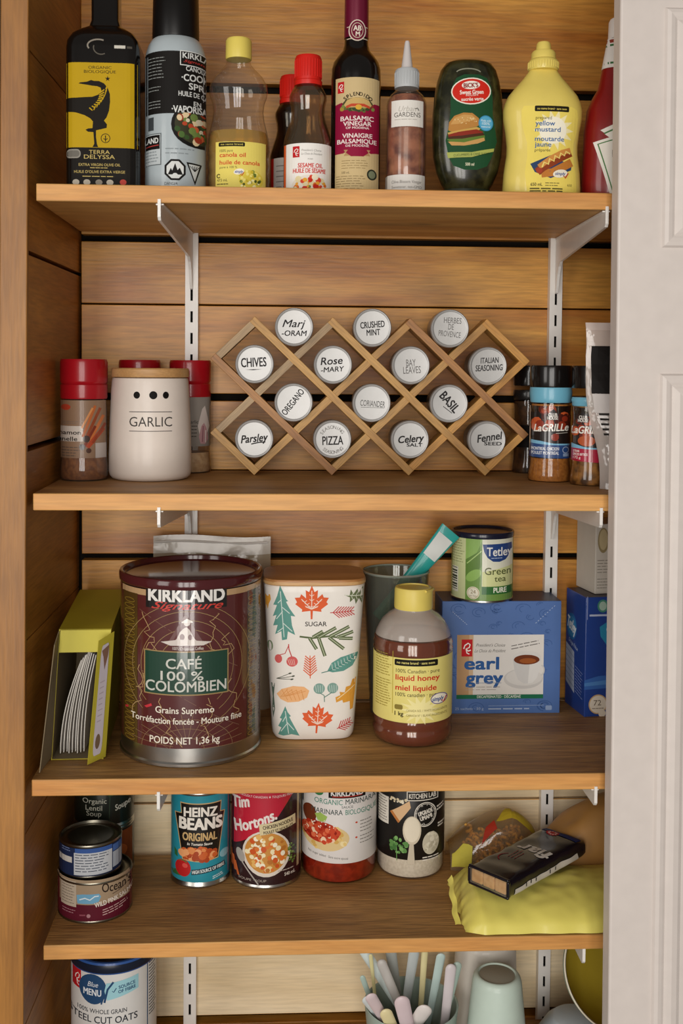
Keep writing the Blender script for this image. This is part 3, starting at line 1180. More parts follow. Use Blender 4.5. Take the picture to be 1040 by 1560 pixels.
# ketchup, half behind the door
t = thing('ketchup_bottle', 'dark red ketchup bottle with white cap, partly behind the door', 'bottle', 674, 58, Z1)
prof = [(0, 0), (45, 0), (47, 3), (47, 22), (45.4, 60), (45, 80), (42, 104), (36, 118), (30, 128), (25, 152), (22, 170), (19, 186), (0, 186)]
KE = ink('#7e1512', .3, 0, .35)
MB().lathe(prof, KE, 56, sy=.62).build('bottle_body', t)
MB().lathe([(0, 186.2), (18.4, 186.2), (17.8, 206), (16.5, 209), (0, 209)], ink('#e6e0da', .4)).build('cap', t)
n = MB().lathe([(25.2, 151.5), (25.6, 152), (19.6, 186), (19.2, 186)], ink('#ddd7cf', .4), 56, sy=.64)
a = Art(1, 0, 0)
a.r(-24, -158, 24, -155.5, '#3e6b40')
a.r(-24, -179, 24, -176.5, '#3e6b40')
a.r(-24, -184.5, 24, -180.5, '#8c3a2a')
n.art(a, on_lathe([(25.8, 150), (19.8, 186)], sy=.64), 3, 4).build('neck_band', t)
a = Art(4.416, 1050.8, 974)
key = [(880, 690), (955, 670), (910, 632), (965, 608), (1136, 608), (1192, 632), (1147, 670), (1222, 690), (1146, 955), (956, 955)]
a.p(key, '#e5e0d6')
sh = lambda q: [(1051 + (x - 1051) * q, 785 + (y - 785) * q) for x, y in key]
a.p(sh(.90), '#4d7a46')
a.p(sh(.86), '#e5e0d6')
a.t('HEINZ', 1051, 752, 36, '#1e1a16', w=170, b=.02)
a.t('tomato', 1051, 830, 16, '#5a5248', w=80)
a.t('KETCHUP', 1051, 870, 26, '#8c1a14', w=120)
MB().art(a, on_lathe(prof, sy=.62), 4, 5).build('label', t)

# ------------------------------------------------------------------ second shelf: spices
REDCAP = '#a3101c'


def spice_jar(label, x, y, R, art, fill_col, fill_top, flip=True, rz=0):
    t = thing('spice_jar', label, 'spice jar', x, y, Z2, rz)
    prof = [(0, 0), (R * .94, 0), (R, 3), (R, 16), (R * .97, 22), (R * .955, 30), (R * .955, 88), (R * .92, 95), (R * .84, 99), (R * .82, 102)]
    MB().lathe(prof, clear('#f4efe8', .05, .02, 'clear_jar')).build('jar_body', t)
    MB().lathe([(0, 1.5)] + [(r - 1.4, z + (1.5 if z < 4 else 0)) for r, z in prof[1:] if z < fill_top - 4] + [(R * .955 - 1.4, fill_top), (0, fill_top)], fill_col).build('ground_spice', t)
    c = MB().lathe([(0, 100), (R * .955, 100), (R * .975, 102), (R * .975, 117), (R * .93, 118.5), (R * .97, 120), (R * .985, 122), (R * .985, 145), (R * .95, 148.5), (0, 148.5)], ink(REDCAP, .3, 0, .3))
    c.build('cap', t)
    if art:
        MB().art(art, on_cyl(R * .96), 2.5).build('label', t)
    return t


a = Art(3.845, 211, 899, .6)
a.r(104, 520, 312, 790, '#8c6e56')
a.r(104, 640, 205, 712, '#c9bdb2')
a.e(128, 552, 22, 14, '#b2402a')
a.t('Cinnamon', 196, 670, 19, '#2a201a', w=150, b=.02, al='R')
a.t('Cannelle', 180, 700, 19, '#2a201a', w=130, b=.02, al='R')
a.fine(110, 620, 190, 2, 8, '#7a6a5e', 3)
a.fine(110, 740, 190, 4, 13, '#5e5048', 4, 3)
for p0, p1, w, c in (((205, 690), (262, 545), 12, '#b5602c'), ((218, 700), (285, 556), 13, '#8f3f1a'), ((236, 710), (300, 590), 14, '#c06a34'), ((200, 650), (250, 555), 9, '#d08a50'),
                     ((225, 740), (300, 650), 20, '#a8401f'), ((212, 735), (262, 640), 12, '#7a2c14'), ((250, 720), (308, 628), 12, '#8f3a1c')):
    a.l([p0, p1], w, c)
a.e(222, 700, 16, 16, '#3a2218')
a.e(202, 738, 14, 14, '#2e1a12')
a.e(232, 755, 12, 12, '#4a2a1c')
a.r(262, 720, 312, 790, '#b5aaa4')
spice_jar('red-capped glass jar of brown ground cinnamon left of the garlic canister', 36, 151, 29.3, a, powder('#6e4022', '#8e5a30', 180), 92, rz=9.8)

spice_jar('red-capped spice jar behind the garlic canister, only its cap showing', 92, 252, 28, None, powder('#8a6a48', '#a5845c', 180), 60)

a = Art(3.562, 700, 862)
a.r(612, 505, 800, 735, '#8f8880')
a.e(640, 630, 30, 26, '#4a4440')
a.p([(735, 640), (755, 560), (768, 545), (775, 575), (790, 640), (770, 700), (745, 690)], '#cfc3bc')
a.p([(740, 690), (752, 640), (764, 625), (775, 650), (784, 700), (770, 725), (748, 722)], '#b98f92')
a.l([(760, 640), (756, 715)], 4, '#8c5c66')
a.l([(772, 660), (770, 718)], 4, '#e4dad4')
a.fine(706, 640, 735, 4, 16, '#3a3430', 4)
a.t('Garlic', 712, 620, 16, '#2e2622', w=50)
spice_jar('red-capped glass jar of pale garlic powder right of the garlic canister', 159, 250, 28, a, powder('#c4a077', '#d8ba92', 180), 27, rz=4.3)

# garlic canister
t = thing('garlic_canister', 'off-white ceramic garlic canister with three holes and a wooden lid', 'canister', 115.8, 165, Z2, 6.4)
CER = ink('#e2d6cb', .42, 0, .1)
prof = [(0, 0), (42, 0), (47, 1.5), (50, 5), (51.2, 10), (51.2, 30), (50, 70), (48.2, 110), (47.2, 122), (46.4, 125.5), (44, 126.5), (0, 126.5)]
MB().lathe(prof, CER, 72).build('canister_body', t)
MB().lathe([(0, 127), (47.2, 127), (48, 128.2), (48, 136.5), (46.8, 138), (0, 138)], W_LID, 64).build('wooden_lid', t)
sf = on_lathe(prof)
for u, rx, ry in ((-16.2, 3.8, 4.3), (3.4, 4.8, 4.9), (18.4, 3.6, 4.3)):
    a = Art(1, u, 105.5)
    a.e(u, 0, rx, ry, '#0f0b09')
    a2 = Art(1, 0, 0)
    a2.el = [([(v[0] + u, v[1]) for v in vs], f, m, 0) for vs, f, m, l in a.el]
    MB().art(a2, sf, 2, 0, .25).build('vent_hole', t)
a = Art(3.858, 512, 903)
INK = '#4a4542'
a.l([(415, 574), (612, 574)], 3, INK)
a.l([(415, 664), (612, 664)], 3, INK)
a.t('GARLIC', 514, 620, 44, INK, w=197)
MB().art(a, sf, 2.5, 4).build('lettering', t)

# lattice rack
rk = thing('spice_rack', 'wooden diamond lattice spice rack holding round tins on the shelf', 'spice rack', 395.9, 200, Z2)
HX, HZ = 50.2, 47.9


def slat(A, B, y0, m):
    Ax, Az, Bx, Bz = A[0] - 395.9, A[1] - Z2, B[0] - 395.9, B[1] - Z2
    L = math.hypot(Bx - Ax, Bz - Az)
    mb = MB().box(-4.8, L + 4.8, y0, 38, -4.8, 4.8, m, bev=.5)
    mb.build('slat', rk, (Ax, 0, Az), (0, -math.atan2(Bz - Az, Bx - Ax), 0))


x0, zt, z1, z3, zb = 245.3, 63.2, 15.3, -80.5, -128.4
T = [(x0 + 100.4 * i, zt) for i in range(4)]
B = [(x0 + 100.4 * i, zb) for i in range(4)]
L1, L3, R1, R3 = (x0 - HX, z1), (x0 - HX, z3), (x0 + 301.2 + HX, z1), (x0 + 301.2 + HX, z3)
for A_, B_, m in ((L1, B[1], 2), (L3, B[0], 1), (T[0], B[2], 1), (T[1], B[3], 1), (T[2], R3, 2), (T[3], R1, 3)):
    slat(A_, B_, 0, W_RACK[m])
for A_, B_, m in ((L1, T[0], 0), (L3, T[1], 0), (B[0], T[2], 1), (B[1], T[3], 1), (B[2], R1, 3), (B[3], R3, 3)):
    slat(A_, B_, .7, W_RACK[m])

INK2 = '#2b2a2a'
tins = []


def tin(x, z, art, word):
    t = thing('spice_tin', 'round aluminium spice tin, its lid reading %s, in the lattice rack' % word, 'spice tin', x, 189, z, group='round spice tins in the lattice rack')
    MB().lathe([(0, -46), (22.8, -46), (23.4, -45), (23.4, -10), (0, -10)], STEEL_D, 48, axis='Y').build('tin_body', t)
    l = MB().lathe([(23.5, -12), (24.4, -12), (24.7, -11), (24.7, -1.6), (24.2, -.5), (23.4, 0), (22.6, -.1), (21.8, -.8), (20.8, -.9), (0, -.9)], ALU, 56, axis='Y')
    l.art(art, on_flat(.9), 0).build('lid', t)


DR = 6.8
r1, r2, r3, r0 = z1 - DR, -33.5 - DR, z3 - DR, z1 + 41.1
c = lambda i: x0 + 100.4 * i
d = lambda i: x0 + HX + 100.4 * i
A = lambda ox, oy: Art(4.75, ox, oy)
G2 = '#6a6866'
tin(d(0), r0, A(557, 224).t('Marj', 555, 203, 44, INK2, w=140, sh=.3, b=.01).t('-ORAM', 558, 262, 32, INK2, w=152, sh=.15, b=.015), 'MARJORAM')
tin(d(1), r0, A(72, 235).t('CRUSHED', 72, 216, 38, INK2, w=148, b=.015, rot=-5).t('MINT', 78, 263, 36, INK2, w=82, b=.015, rot=-4), 'CRUSHED MINT')
tin(d(2), r0, A(542, 241).t('HERBES', 558, 192, 34, G2, w=108, rot=3).t('DE', 548, 231, 34, G2, w=34, rot=4).t('PROVENCE', 540, 275, 34, G2, w=136, rot=6), 'HERBES DE PROVENCE')
tin(c(0), r1, A(318, 459).t('CHIVES', 312, 448, 54, INK2, w=152, b=.015, rot=-3).p([(262, 493), (310, 490), (362, 490), (310, 496)], INK2), 'CHIVES')
tin(c(1), r1, A(790, 464).t('Rose', 780, 440, 44, INK2, w=134, sh=.2, b=.015, rot=-4).t('-MARY', 787, 492, 30, INK2, w=142, sh=.15, b=.015, rot=-4), 'ROSEMARY')
tin(c(2), r1, A(306, 468).t('BAY', 306, 452, 42, G2, w=58, rot=-3).t('LEAVES', 313, 496, 42, G2, w=108, rot=-3), 'BAY LEAVES')
tin(c(3), r1, A(769, 475).t('ITALIAN', 778, 440, 34, INK2, w=112, sh=.12, b=.012, rot=-3).t('SEASONING', 775, 486, 36, INK2, w=168, sh=.12, b=.012, rot=-3), 'ITALIAN SEASONING')
tin(d(0), r2, A(545, 695).t('OREGANO', 540, 692, 38, INK2, w=185, b=.012, rot=-52), 'OREGANO')
tin(d(1), r2, A(62, 702).t('CORIANDER', 68, 706, 36, '#4a4a48', w=152, rot=4).l([(-4, 728), (140, 732)], 2.5, '#6a6a66'), 'CORIANDER')
tin(d(2), r2, A(541, 712).t('BASIL', 545, 704, 52, INK2, w=140, b=.02, rot=48).l([(505, 730), (560, 772)], 4, INK2), 'BASIL')
tin(c(0), r3, A(304, 926).t('Parsley', 304, 922, 46, INK2, w=166, sh=.3, b=.02, rot=-6).l([(285, 958), (330, 948), (372, 944)], 7, INK2), 'PARSLEY')
tin(c(1), r3, A(786, 936).t('PIZZA', 788, 944, 52, INK2, w=126, b=.012, rot=-2).tarc('SEASONING', 786, 938, 76, -150, -38, 20, '#77746f').tarc('SEASONING', 786, 938, 78, 130, 45, 20, '#77746f', flip=True), 'PIZZA SEASONING')
tin(c(2), r3, A(298, 935).t('Celery', 305, 930, 42, INK2, w=158, sh=.25, b=.025, rot=-5).t('SALT', 326, 968, 20, INK2, w=96, b=.03), 'CELERY SALT')
tin(c(3), r3, A(769, 943).t('Fennel', 785, 925, 46, INK2, w=160, sh=.25, b=.02, rot=-9).t('SEED', 806, 966, 20, INK2, w=108, b=.03), 'FENNEL SEED')


# grill seasoning jars
def grill_jar(label, x, y, R, fill, art, blue_hi, blue_lo, rz=0, seal_col='#6fb0c8'):
    t = thing('seasoning_jar', label, 'seasoning jar', x, y, Z2, rz)
    prof = [(0, 0), (R * .96, 0), (R, 3), (R * .985, 10), (R * .93, 18), (R * .90, 26), (R * .90, 86), (R * .93, 90), (R * .93, 96), (R * .88, 100), (R * .88, 106)]
    MB().lathe(prof, clear('#f2eee6', .03, .0, 'jar_glass')).build('jar_body', t)
    MB().lathe([(0, 1.4)] + [(r - 1.2, z + .8) for r, z in prof[1:8]] + [(R * .86, 97), (0, 97)], fill).build('seasoning', t)
    MB().lathe([(0, 118), (R * .94, 118), (R * .96, 119.5), (R * .96, 143), (R * .93, 145.5), (0, 145.5)], ink('#141110', .22, 0, .3)).build('cap', t)
    MB().lathe([(R * .90, blue_lo), (R * .93, blue_lo + 1), (R * .94, blue_lo + 5), (R * .97, (blue_lo + blue_hi) / 2 + 2), (R * .95, blue_hi - 2), (R * .93, blue_hi), (R * .5, blue_hi)], ink(seal_col, .35, 0, .3)).build('safety_seal', t)
    MB().art(art, on_cyl(R * .905), 2.5).build('label', t)
    return t


a = Art(6.363, 400, 1326, 1.0)
a.r(240, 722, 575, 1140, '#1d1513')
a.blobs(400, 860, 150, 120, 26, 22, 46, ['#8e2f1a', '#a8421f', '#6a2014', '#c2562a', '#4a1810'], 2)
a.p([(365, 795), (400, 765), (418, 745), (440, 765), (462, 795), (452, 832), (375, 832)], '#1d1513', lay=12)
a.t('CLUB', 415, 790, 24, '#ded8d0', w=68, b=.03, lay=13)
a.t('HOUSE', 415, 816, 24, '#ded8d0', w=80, b=.03, lay=13)
a.t('LaGRILLe', 405, 892, 56, '#ece6dc', w=262, sh=.25, b=.02, lay=14, rot=-2)
a.l([(440, 938), (530, 932)], 4, '#c9c1b6', lay=14)
a.p([(240, 990), (330, 1000), (420, 1018), (575, 1022), (575, 1050), (240, 1040)], '#7cb4d2', lay=13)
a.p([(240, 1018), (400, 1030), (575, 1034), (575, 1140), (240, 1128)], '#2b4a80', lay=14)
a.t('MONTREAL CHICKEN', 362, 1060, 24, '#dfe2e6', w=208, b=.02, lay=15)
a.t('POULET MONTRÉAL', 362, 1094, 24, '#dfe2e6', w=208, b=.02, lay=15)
a.arc(517, 1070, 22, 24, 0, 360, 5, '#a9b6cc', lay=15)
a.r(498, 1098, 540, 1122, '#8fa2c2')
a.r(232, 720, 248, 1080, '#d8d2ca')
grill_jar('black-capped seasoning jar of orange powder with blue banded label', 620, 154, 27.5, powder('#a5652a', '#c48038', 240), a, 119, 99, -14)
a = Art(6.561, 722, 1357, 1.0)
a.r(585, 735, 890, 1160, '#1d1513')
a.blobs(720, 890, 130, 120, 24, 20, 40, ['#8e2f1a', '#a8421f', '#6a2014', '#c2562a', '#2e1410'], 5)
a.p([(615, 820), (640, 780), (655, 768), (675, 782), (705, 820), (698, 855), (622, 855)], '#1d1513', lay=12)
a.t('CLUB', 660, 812, 24, '#ded8d0', w=62, b=.03, lay=13)
a.t('HOUSE', 660, 838, 24, '#ded8d0', w=76, b=.03, lay=13)
a.t('LaGRILLe', 690, 912, 56, '#ece6dc', w=245, sh=.25, b=.02, lay=14)
a.e(688, 1000, 66, 42, '#b5542a', lay=13)
a.blobs(688, 1000, 60, 38, 0, 1, 2, ['#000000'])
a.p([(575, 1020), (680, 1050), (900, 1062), (900, 1090), (575, 1080)], '#7cb4d2', lay=14)
a.p([(575, 1058), (720, 1066), (900, 1064), (900, 1178), (575, 1160)], '#a81436', lay=15)
a.t('STEAK', 590, 1082, 18, '#e8dcd8', w=48, b=.02, al='L', lay=16)
a.t('ÉPICES BIFTECK', 590, 1108, 18, '#e8dcd8', w=110, b=.02, al='L', lay=16)
a.t('172 g', 590, 1134, 18, '#e8dcd8', w=55, b=.02, al='L', lay=16)
grill_jar('black-capped seasoning jar of coarse brown flakes with red banded label', 659, 109, 25.2, powder('#4a2c12', '#b07a3a', 75, .5), a, 107, 96, -16)
a = Art(4, 0, 260)
a.r(-90, 0, 90, 120, '#171210')
grill_jar('dark seasoning jar mostly hidden behind the orange powder jar', 617, 259.5, 22, powder('#2c1c10', '#5a3a20', 90), a, 112, 99, 0, '#1c1a1a')

# clear pouch with black label, half behind the door
t = thing('clear_snack_pouch', 'tall clear crinkled pouch with black and white label beside the door', 'pouch', 682, 60, Z2)


def pouch(side):
    def f(u, v):
        z = 196 * v
        left = -26 - 22 * min(1, v * 1.25) + 3 * sin(v * 9)
        x = left + (62 - left) * u
        bul = sin(pi * u) ** .6 * max(0, (1 - v ** 2.2)) * 15
        y = side * (bul + .6) + 2.2 * noise.noise(Vector((x * .05, z * .05, side))) * (1 if .02 < u < .98 else .3)
        return (x, y, z)
    return f


FILM = clear('#e9ded6', .08, .45, 'clear_film', bump=.25)
mb = MB().grid(pouch(-1), 24, 40, FILM).grid(pouch(1), 24, 40, FILM)
mb.build('film', t)
sp = pouch(-1)


def on_pouch(u, v, o):
    q = sp(u, v)
    return (q[0], q[1] - o, q[2])


a = Art(1, 0, 1)
P = lambda u0, u1, v0, v1, c: a.p([(u0, 1 - v0), (u1, 1 - v0), (u1, 1 - v1), (u0, 1 - v1)], c)
P(.05, .95, .575, .86, '#171311')
P(.06, .95, .46, .573, '#cfc8c4')
for i in range(5):
    P(.10, .27 + .02 * i, .445 - .03 * i, .458 - .03 * i, '#2a2522')
a.fine(.26, .30, .9, 5, .02, '#4a4440', .006)
P(.2, .95, .05, .27, '#b9a37e')
a.fine(.3, .20, .7, 4, .04, '#8a8074', .008)
MB().art(a, on_pouch, .06, .05, .5, .1).build('label', t)
def seal(u, v):
    q = pouch(-1)(u, .955 + .045 * v)
    return (q[0], q[1] - 1.0, q[2])
MB().grid(seal, 20, 4, clear('#e4d6ce', .15, .6, 'sealed_film')).build('top_seal', t)

# ------------------------------------------------------------------ third shelf: coffee, sugar, honey, tea
# yellow open carton of coffee filters
t = thing('filter_carton', 'open yellow-green carton of paper coffee filters against the left wall', 'box', 13, 60, Z3, 2.0)
YG = ink('#b5a52c', .5)
KR = ink('#8d7d62', .8)
SHX = lambda z: .062 * z
WID, DEP, HF, HB = 60, 166, 154, 166


def panel(name, pts, m_out, th=(0, 0, 0), m_in=None, art=None, surf=None, label=None):
    """flat card panel: four corners plus thickness vector"""
    mb = MB()
    vs = [Vector(q) for q in pts] + [Vector(q) + Vector(th) for q in pts]
    n = len(pts)
    f = mb.faces(vs, [tuple(range(n)), tuple(range(2 * n - 1, n - 1, -1))] + [(i, (i + 1) % n, n + (i + 1) % n, n + i) for i in range(n)], m_out)
    if m_in:
        f[1].material_index = mb.mi(m_in)
    bmesh.ops.recalc_face_normals(mb.bm, faces=mb.bm.faces[:])
    if art:
        mb.art(art, surf, 0, 0, .1)
    return mb.build(name, t, label=label)


sx = lambda x, y, z: (x + SHX(z), y, z)
panel('side_panel', [sx(0, 0, 0), sx(0, DEP, 0), sx(0, DEP, HB), sx(0, 0, HF)], YG, (1, 0, 0), KR)
panel('side_panel', [sx(WID, 0, 0), sx(WID, DEP, 0), sx(WID, DEP, HB), sx(WID, 0, HF)], YG, (-1, 0, 0), KR)
panel('bottom_panel', [(1, 0, .2), (WID - 1, 0, .2), (WID - 1, DEP, .2), (1, DEP, .2)], YG, (0, 0, 1), KR)
panel('top_panel', [sx(1, 0, HF), sx(WID - 1, 0, HF), sx(WID - 1, DEP, HB), sx(1, DEP, HB)], YG, (0, 0, -1), KR)
panel('back_panel', [sx(1, DEP, 1), sx(WID - 1, DEP, 1), sx(WID - 1, DEP, HB - 1), sx(1, DEP, HB - 1)], YG, (0, -1, 0), KR)
panel('front_flap', [sx(2, -2.5, HF - .5), sx(WID, -2.5, HF - .5), sx(WID - 1, -4.5, HF - 26), sx(2, -4.5, HF - 26)], ink('#c3b63c', .5), (0, .8, 0), KR)
panel('side_flap', [sx(-.5, -1, 4), sx(-.5, -1, HF - 2), (-1 + SHX(HF - 14), -24, HF - 12), (-6, -44, 2)], KR, (1, 0, 0))
o = panel('side_flap', [sx(WID + 2, -1, 3), sx(WID + 3, -1, HF - 3), (WID - 12 + SHX(HF), -24, HF - 8), (WID - 15, -26, 3)], ink('#c3b63c', .5), (.6, .6, 0))
mb = MB()


def on_flap(u, v, o):
    A0, A1 = Vector((WID - 15, -26, 3)), Vector(sx(WID + 2, -1, 3))
    B0, B1 = Vector((WID - 12 + SHX(HF), -24, HF - 8)), Vector(sx(WID + 3, -1, HF - 3))
    lo, hi = A0.lerp(A1, u), B0.lerp(B1, u)
    q = lo.lerp(hi, v)
    return (q.x + .6 + o * .9, q.y - o * .5, q.z)


a = Art(1, 0, 1)
a.rr(.2, .06, .72, .95, .1, '#d6cdd6')
a.p([(.25, .10), (.7, .08), (.68, .16), (.5, .27), (.38, .16)], '#8c6a58')
a.e(.44, .84, .14, .06, '#7d6650')
a.fine(.3, .36, .6, 8, .045, '#b9a9b4', .008)
mb.art(a, on_flap, 0, 0, .3, .1).build('printed_label', o)
for i in range(9):
    mb = MB()
    pts = []
    for j in range(11):
        v = j / 10
        x = 8 + 3.3 * i + (17 - 1.3 * i) * v ** 1.7 + SHX(125 * v) - 2.5 * sin(pi * v)
        pts.append((x, 3 + (122 - 2.2 * abs(i - 5)) * v))
    out = [(p[0] - .55, p[1]) for p in pts] + [(p[0] + .55, p[1]) for p in reversed(pts)]
    mb.prism(out, 74 + 3 * (i % 3), 214, ink('#d8d2ca', .8), 'XZ', smooth=False)
    o = mb.build('coffee_filter', None, (13, 0, Z3), label='white paper coffee filter standing in the open yellow carton')
    o['category'] = 'paper filter'
    o['group'] = 'paper coffee filters in the carton'

# big coffee can
t = thing('coffee_can', 'large maroon coffee can with plastic lid and green banner label', 'can', 171, 115, Z3, 4.3)
R = 84.5
MB().lathe([(0, 0), (84, 0), (85.6, 1), (85.6, 4), (84, 6), (84, 202), (82, 204), (0, 204)], STEEL, 96).build('can_body', t)
lb = MB().lathe([(84.2, 22), (R, 22.2), (R, 203.5), (84.2, 203.8)], ink('#542322', .3, 0, 1.0), 96)
a = Art(3.704, 688, 1127, 1.0)
GD = '#9c8052'
M2 = '#5c2628'
a.r(372, 372, 995, 398, '#b5926a')
a.r(395, 396, 460, 1044, '#4a3413')
a.r(930, 396, 985, 1044, '#3a2410')
for i in range(26):
    y = 430 + i * 24
    a.arc(425, y, 22, 9, 0, 330, 2.4, '#8f7428', 10)
    a.arc(955, y, 20, 9, 20, 350, 2.4, '#8f7428', 10)
a.r(984, 380, 1000, 1040, '#b9a58c')
for i in range(40):
    a.l([(986, 400 + i * 15), (998, 400 + i * 15)], 3 + (i % 3) * 2, '#2a1c18')
for q in range(5):
    a.arc(672, 690, 120 + 38 * q, 120 + 38 * q, 150 - 4 * q, 400 + 5 * q, 2.2, GD, 40)
for q in range(15):
    an = q * 12
    a.l([(672 + 60 * cos(radians(an)), 1046 - 50 * sin(radians(an))), (672 + 240 * cos(radians(an)), 1046 - 150 * sin(radians(an)))], 2, '#8a6a4c')
for q in (60, 110, 160):
    a.arc(672, 1046, q * 1.2, q * .8, 180, 360, 2, '#8a6a4c', 24)
rr = random.Random(5)
for x0_, y0_ in ((480, 470), (800, 470), (850, 560), (520, 600), (760, 830), (860, 760), (470, 700), (560, 830)):
    pts = [(x0_, y0_)]
    for i in range(12):
        pts.append((pts[-1][0] + rr.uniform(-26, 26), pts[-1][1] + rr.uniform(-2, 28)))
    a.l(pts, 3, '#b08f62')
for i in range(16):
    x, y = 480 + 30 * i % 400, 470 + (i * 53) % 140
    a.l([(470 + (i * 61) % 420, 460 + (i * 37) % 560), (520 + (i * 61) % 420, 490 + (i * 37) % 560)], 2, '#7d5a48')
a.r(497, 358, 838, 446, '#14100f')
a.t('KIRKLAND', 668, 390, 50, '#e3dfd9', w=318, b=.035)
a.t('Signature', 672, 432, 30, '#c93a30', w=302, sh=.45, b=.012)
a.p([(590, 590), (660, 472), (668, 472), (740, 590)], '#6e4a48')
a.p([(612, 582), (662, 492), (712, 582)], M2)
a.p([(628, 572), (640, 545), (656, 528), (668, 522), (682, 535), (700, 570), (720, 590), (610, 590)], '#cfc4bc')
a.e(670, 505, 14, 13, '#cfc4bc')
a.p([(648, 500), (670, 486), (694, 498), (694, 504), (648, 505)], '#e4dcd4')
a.e(650, 565, 10, 14, '#6e4a48')
a.e(684, 566, 9, 12, '#6e4a48')
a.p([(560, 588), (640, 575), (700, 580), (775, 588), (740, 602), (600, 602)], '#cfc4bc')
a.t('100% Colombian Coffee', 675, 614, 13, '#d8cec4', w=130)
a.r(490, 626, 846, 816, GD)
a.r(495, 631, 841, 811, '#163c2c')
SV = '#c7c6bc'
a.t('CAFÉ', 657, 680, 42, SV, w=148, b=.012)
a.t('100 %', 650, 732, 38, SV, w=178, b=.012)
a.t('COLOMBIEN', 667, 778, 44, SV, w=338, b=.012)
IV = '#e6dccb'
a.p([(490, 874), (520, 858), (524, 868), (500, 880)], '#c2303a')
a.p([(404, 900), (420, 894), (418, 904), (406, 908)], '#c2303a')
a.t('Grains Supremo', 662, 880, 27, IV, w=246, b=.012)
a.t('Torréfaction foncée - Mouture fine', 668, 926, 26, IV, w=470, b=.012)
a.t('POIDS NET 1,36 kg', 662, 1010, 29, IV, w=294, b=.012)
lb.art(a, on_cyl(R), 4, 0, .16, .03).build('label', t)
LIDM = ink('#4a1c1e', .14, 0, .5)
MB().lathe([(0, 205), (84.6, 205), (86, 206.5), (86.4, 209), (86.4, 214.5), (85.2, 216.6), (83.6, 217.2), (81.6, 216.4), (80.4, 212), (78, 211), (0, 211)], LIDM, 96).build('lid', t)

# flat zip pouch standing behind the can
t = thing('clear_zip_pouch', 'clear flat zip pouch standing behind the coffee can against the back boards', 'pouch', 189, 246, Z3)


def zp(side):
    def f(u, v):
        x = -78 + 156 * u
        z = 234 * v
        b = (sin(pi * u) ** .5) * max(0, 1 - v ** 3) * 13
        return (x, side * (b + .5) + 1.6 * noise.noise(Vector((x * .04, z * .06, 3 + side))), z + 2 * sin(u * 6) * v)
    return f


ZF = clear('#d6c4a8', .12, .42, 'zip_film', bump=.15)
MB().grid(zp(-1), 24, 30, ZF).grid(zp(1), 24, 30, ZF).build('film', t)
def zs(u, v):
    q = zp(-1)(u, .90 + .1 * v)
    return (q[0], q[1] - .8, q[2])
z_ = MB().grid(zs, 20, 5, clear('#d8cfc2', .2, .7, 'zip_film_top', bump=.1))
z_.build('zip_seal', t)
MB().tube([(x, -2.6 + .6 * sin(x * .09), 226 + 1.6 * sin((x + 78) * .04 )) for x in range(-76, 78, 6)], 1.6, ink('#d5cfc8', .25, 0, .4), 8).build('zip_strip', t)

# sugar canister
t = thing('sugar_canister', 'white rounded-square sugar canister with autumn leaf print and wooden lid', 'canister', 321.5, 157, Z3)
prof = [(0, 0), (43, 0), (48.5, 1.5), (51, 6), (51.8, 12), (62.6, 186), (63.2, 192), (62, 194), (0, 194)]
CR = ink('#e9e3da', .38, 0, .15)
SY = .80
MB().lathe(prof, CR, 80, sy=SY, p=4.5).build('canister_body', t)
MB().lathe([(0, 194.3), (63, 194.3), (64.4, 195.5), (64.4, 199), (63, 201.6), (60, 202.4), (0, 202.4)], W_LID2, 80, sy=SY, p=4.5, bands=[(194, 199.5, W_LID)]).build('wooden_lid', t)
a = Art(4.03, 310, 1157)
OR, TE, OL, RE, MUS, PE = '#dd6136', '#5f958a', '#6a7351', '#c24c4a', '#d99a3c', '#eab27c'
HALF = [(0, -1), (.16, -.62), (.36, -.74), (.33, -.24), (.62, -.50), (.70, -.30), (1, -.28), (.86, -.02), (.96, .10), (.55, .42), (.58, .56), (.07, .50), (.05, 1)]


def maple(cx, cy, s, col, rot=0):
    P = HALF + [(-x, y) for x, y in reversed(HALF[1:])]
    q = radians(rot)
    a.p([(cx + s * (x * cos(q) - y * sin(q)), cy + s * (x * sin(q) + y * cos(q))) for x, y in P], col)
    for tx, ty in ((0, -.7), (.6, -.2), (-.6, -.2), (.35, .25), (-.35, .25)):
        a.l([(cx, cy + s * .4), (cx + s * (tx * cos(q) - ty * sin(q)), cy + s * (tx * sin(q) + ty * cos(q)))], s * .05, '#f0d9c8')
        for k in (.45, .7):
            mx, my = cx + s * tx * k, cy + s * .4 + (s * ty - s * .4) * k
            a.l([(mx, my), (mx + s * .14, my - s * .10)], s * .035, '#f0d9c8')
            a.l([(mx, my), (mx - s * .14, my - s * .10)], s * .035, '#f0d9c8')


def spruce(pts, col, vein):
    a.p(pts, col)
    for v in vein:
        a.l(v, 4, '#cfdcd4')


def sprig(x0, y0, x1, y1, n, ln, w, col, ang=50):
    a.l([(x0, y0), (x1, y1)], w, col)
    d0 = math.atan2(y1 - y0, x1 - x0)
    for i in range(n):
        q = .12 + .8 * i / n
        px, py = x0 + (x1 - x0) * q, y0 + (y1 - y0) * q
        for s_ in (-1, 1):
            an = d0 + s_ * radians(ang)
            a.l([(px, py), (px + ln * cos(an) * (1 - .4 * q), py + ln * sin(an) * (1 - .4 * q))], w * 1.1, col)


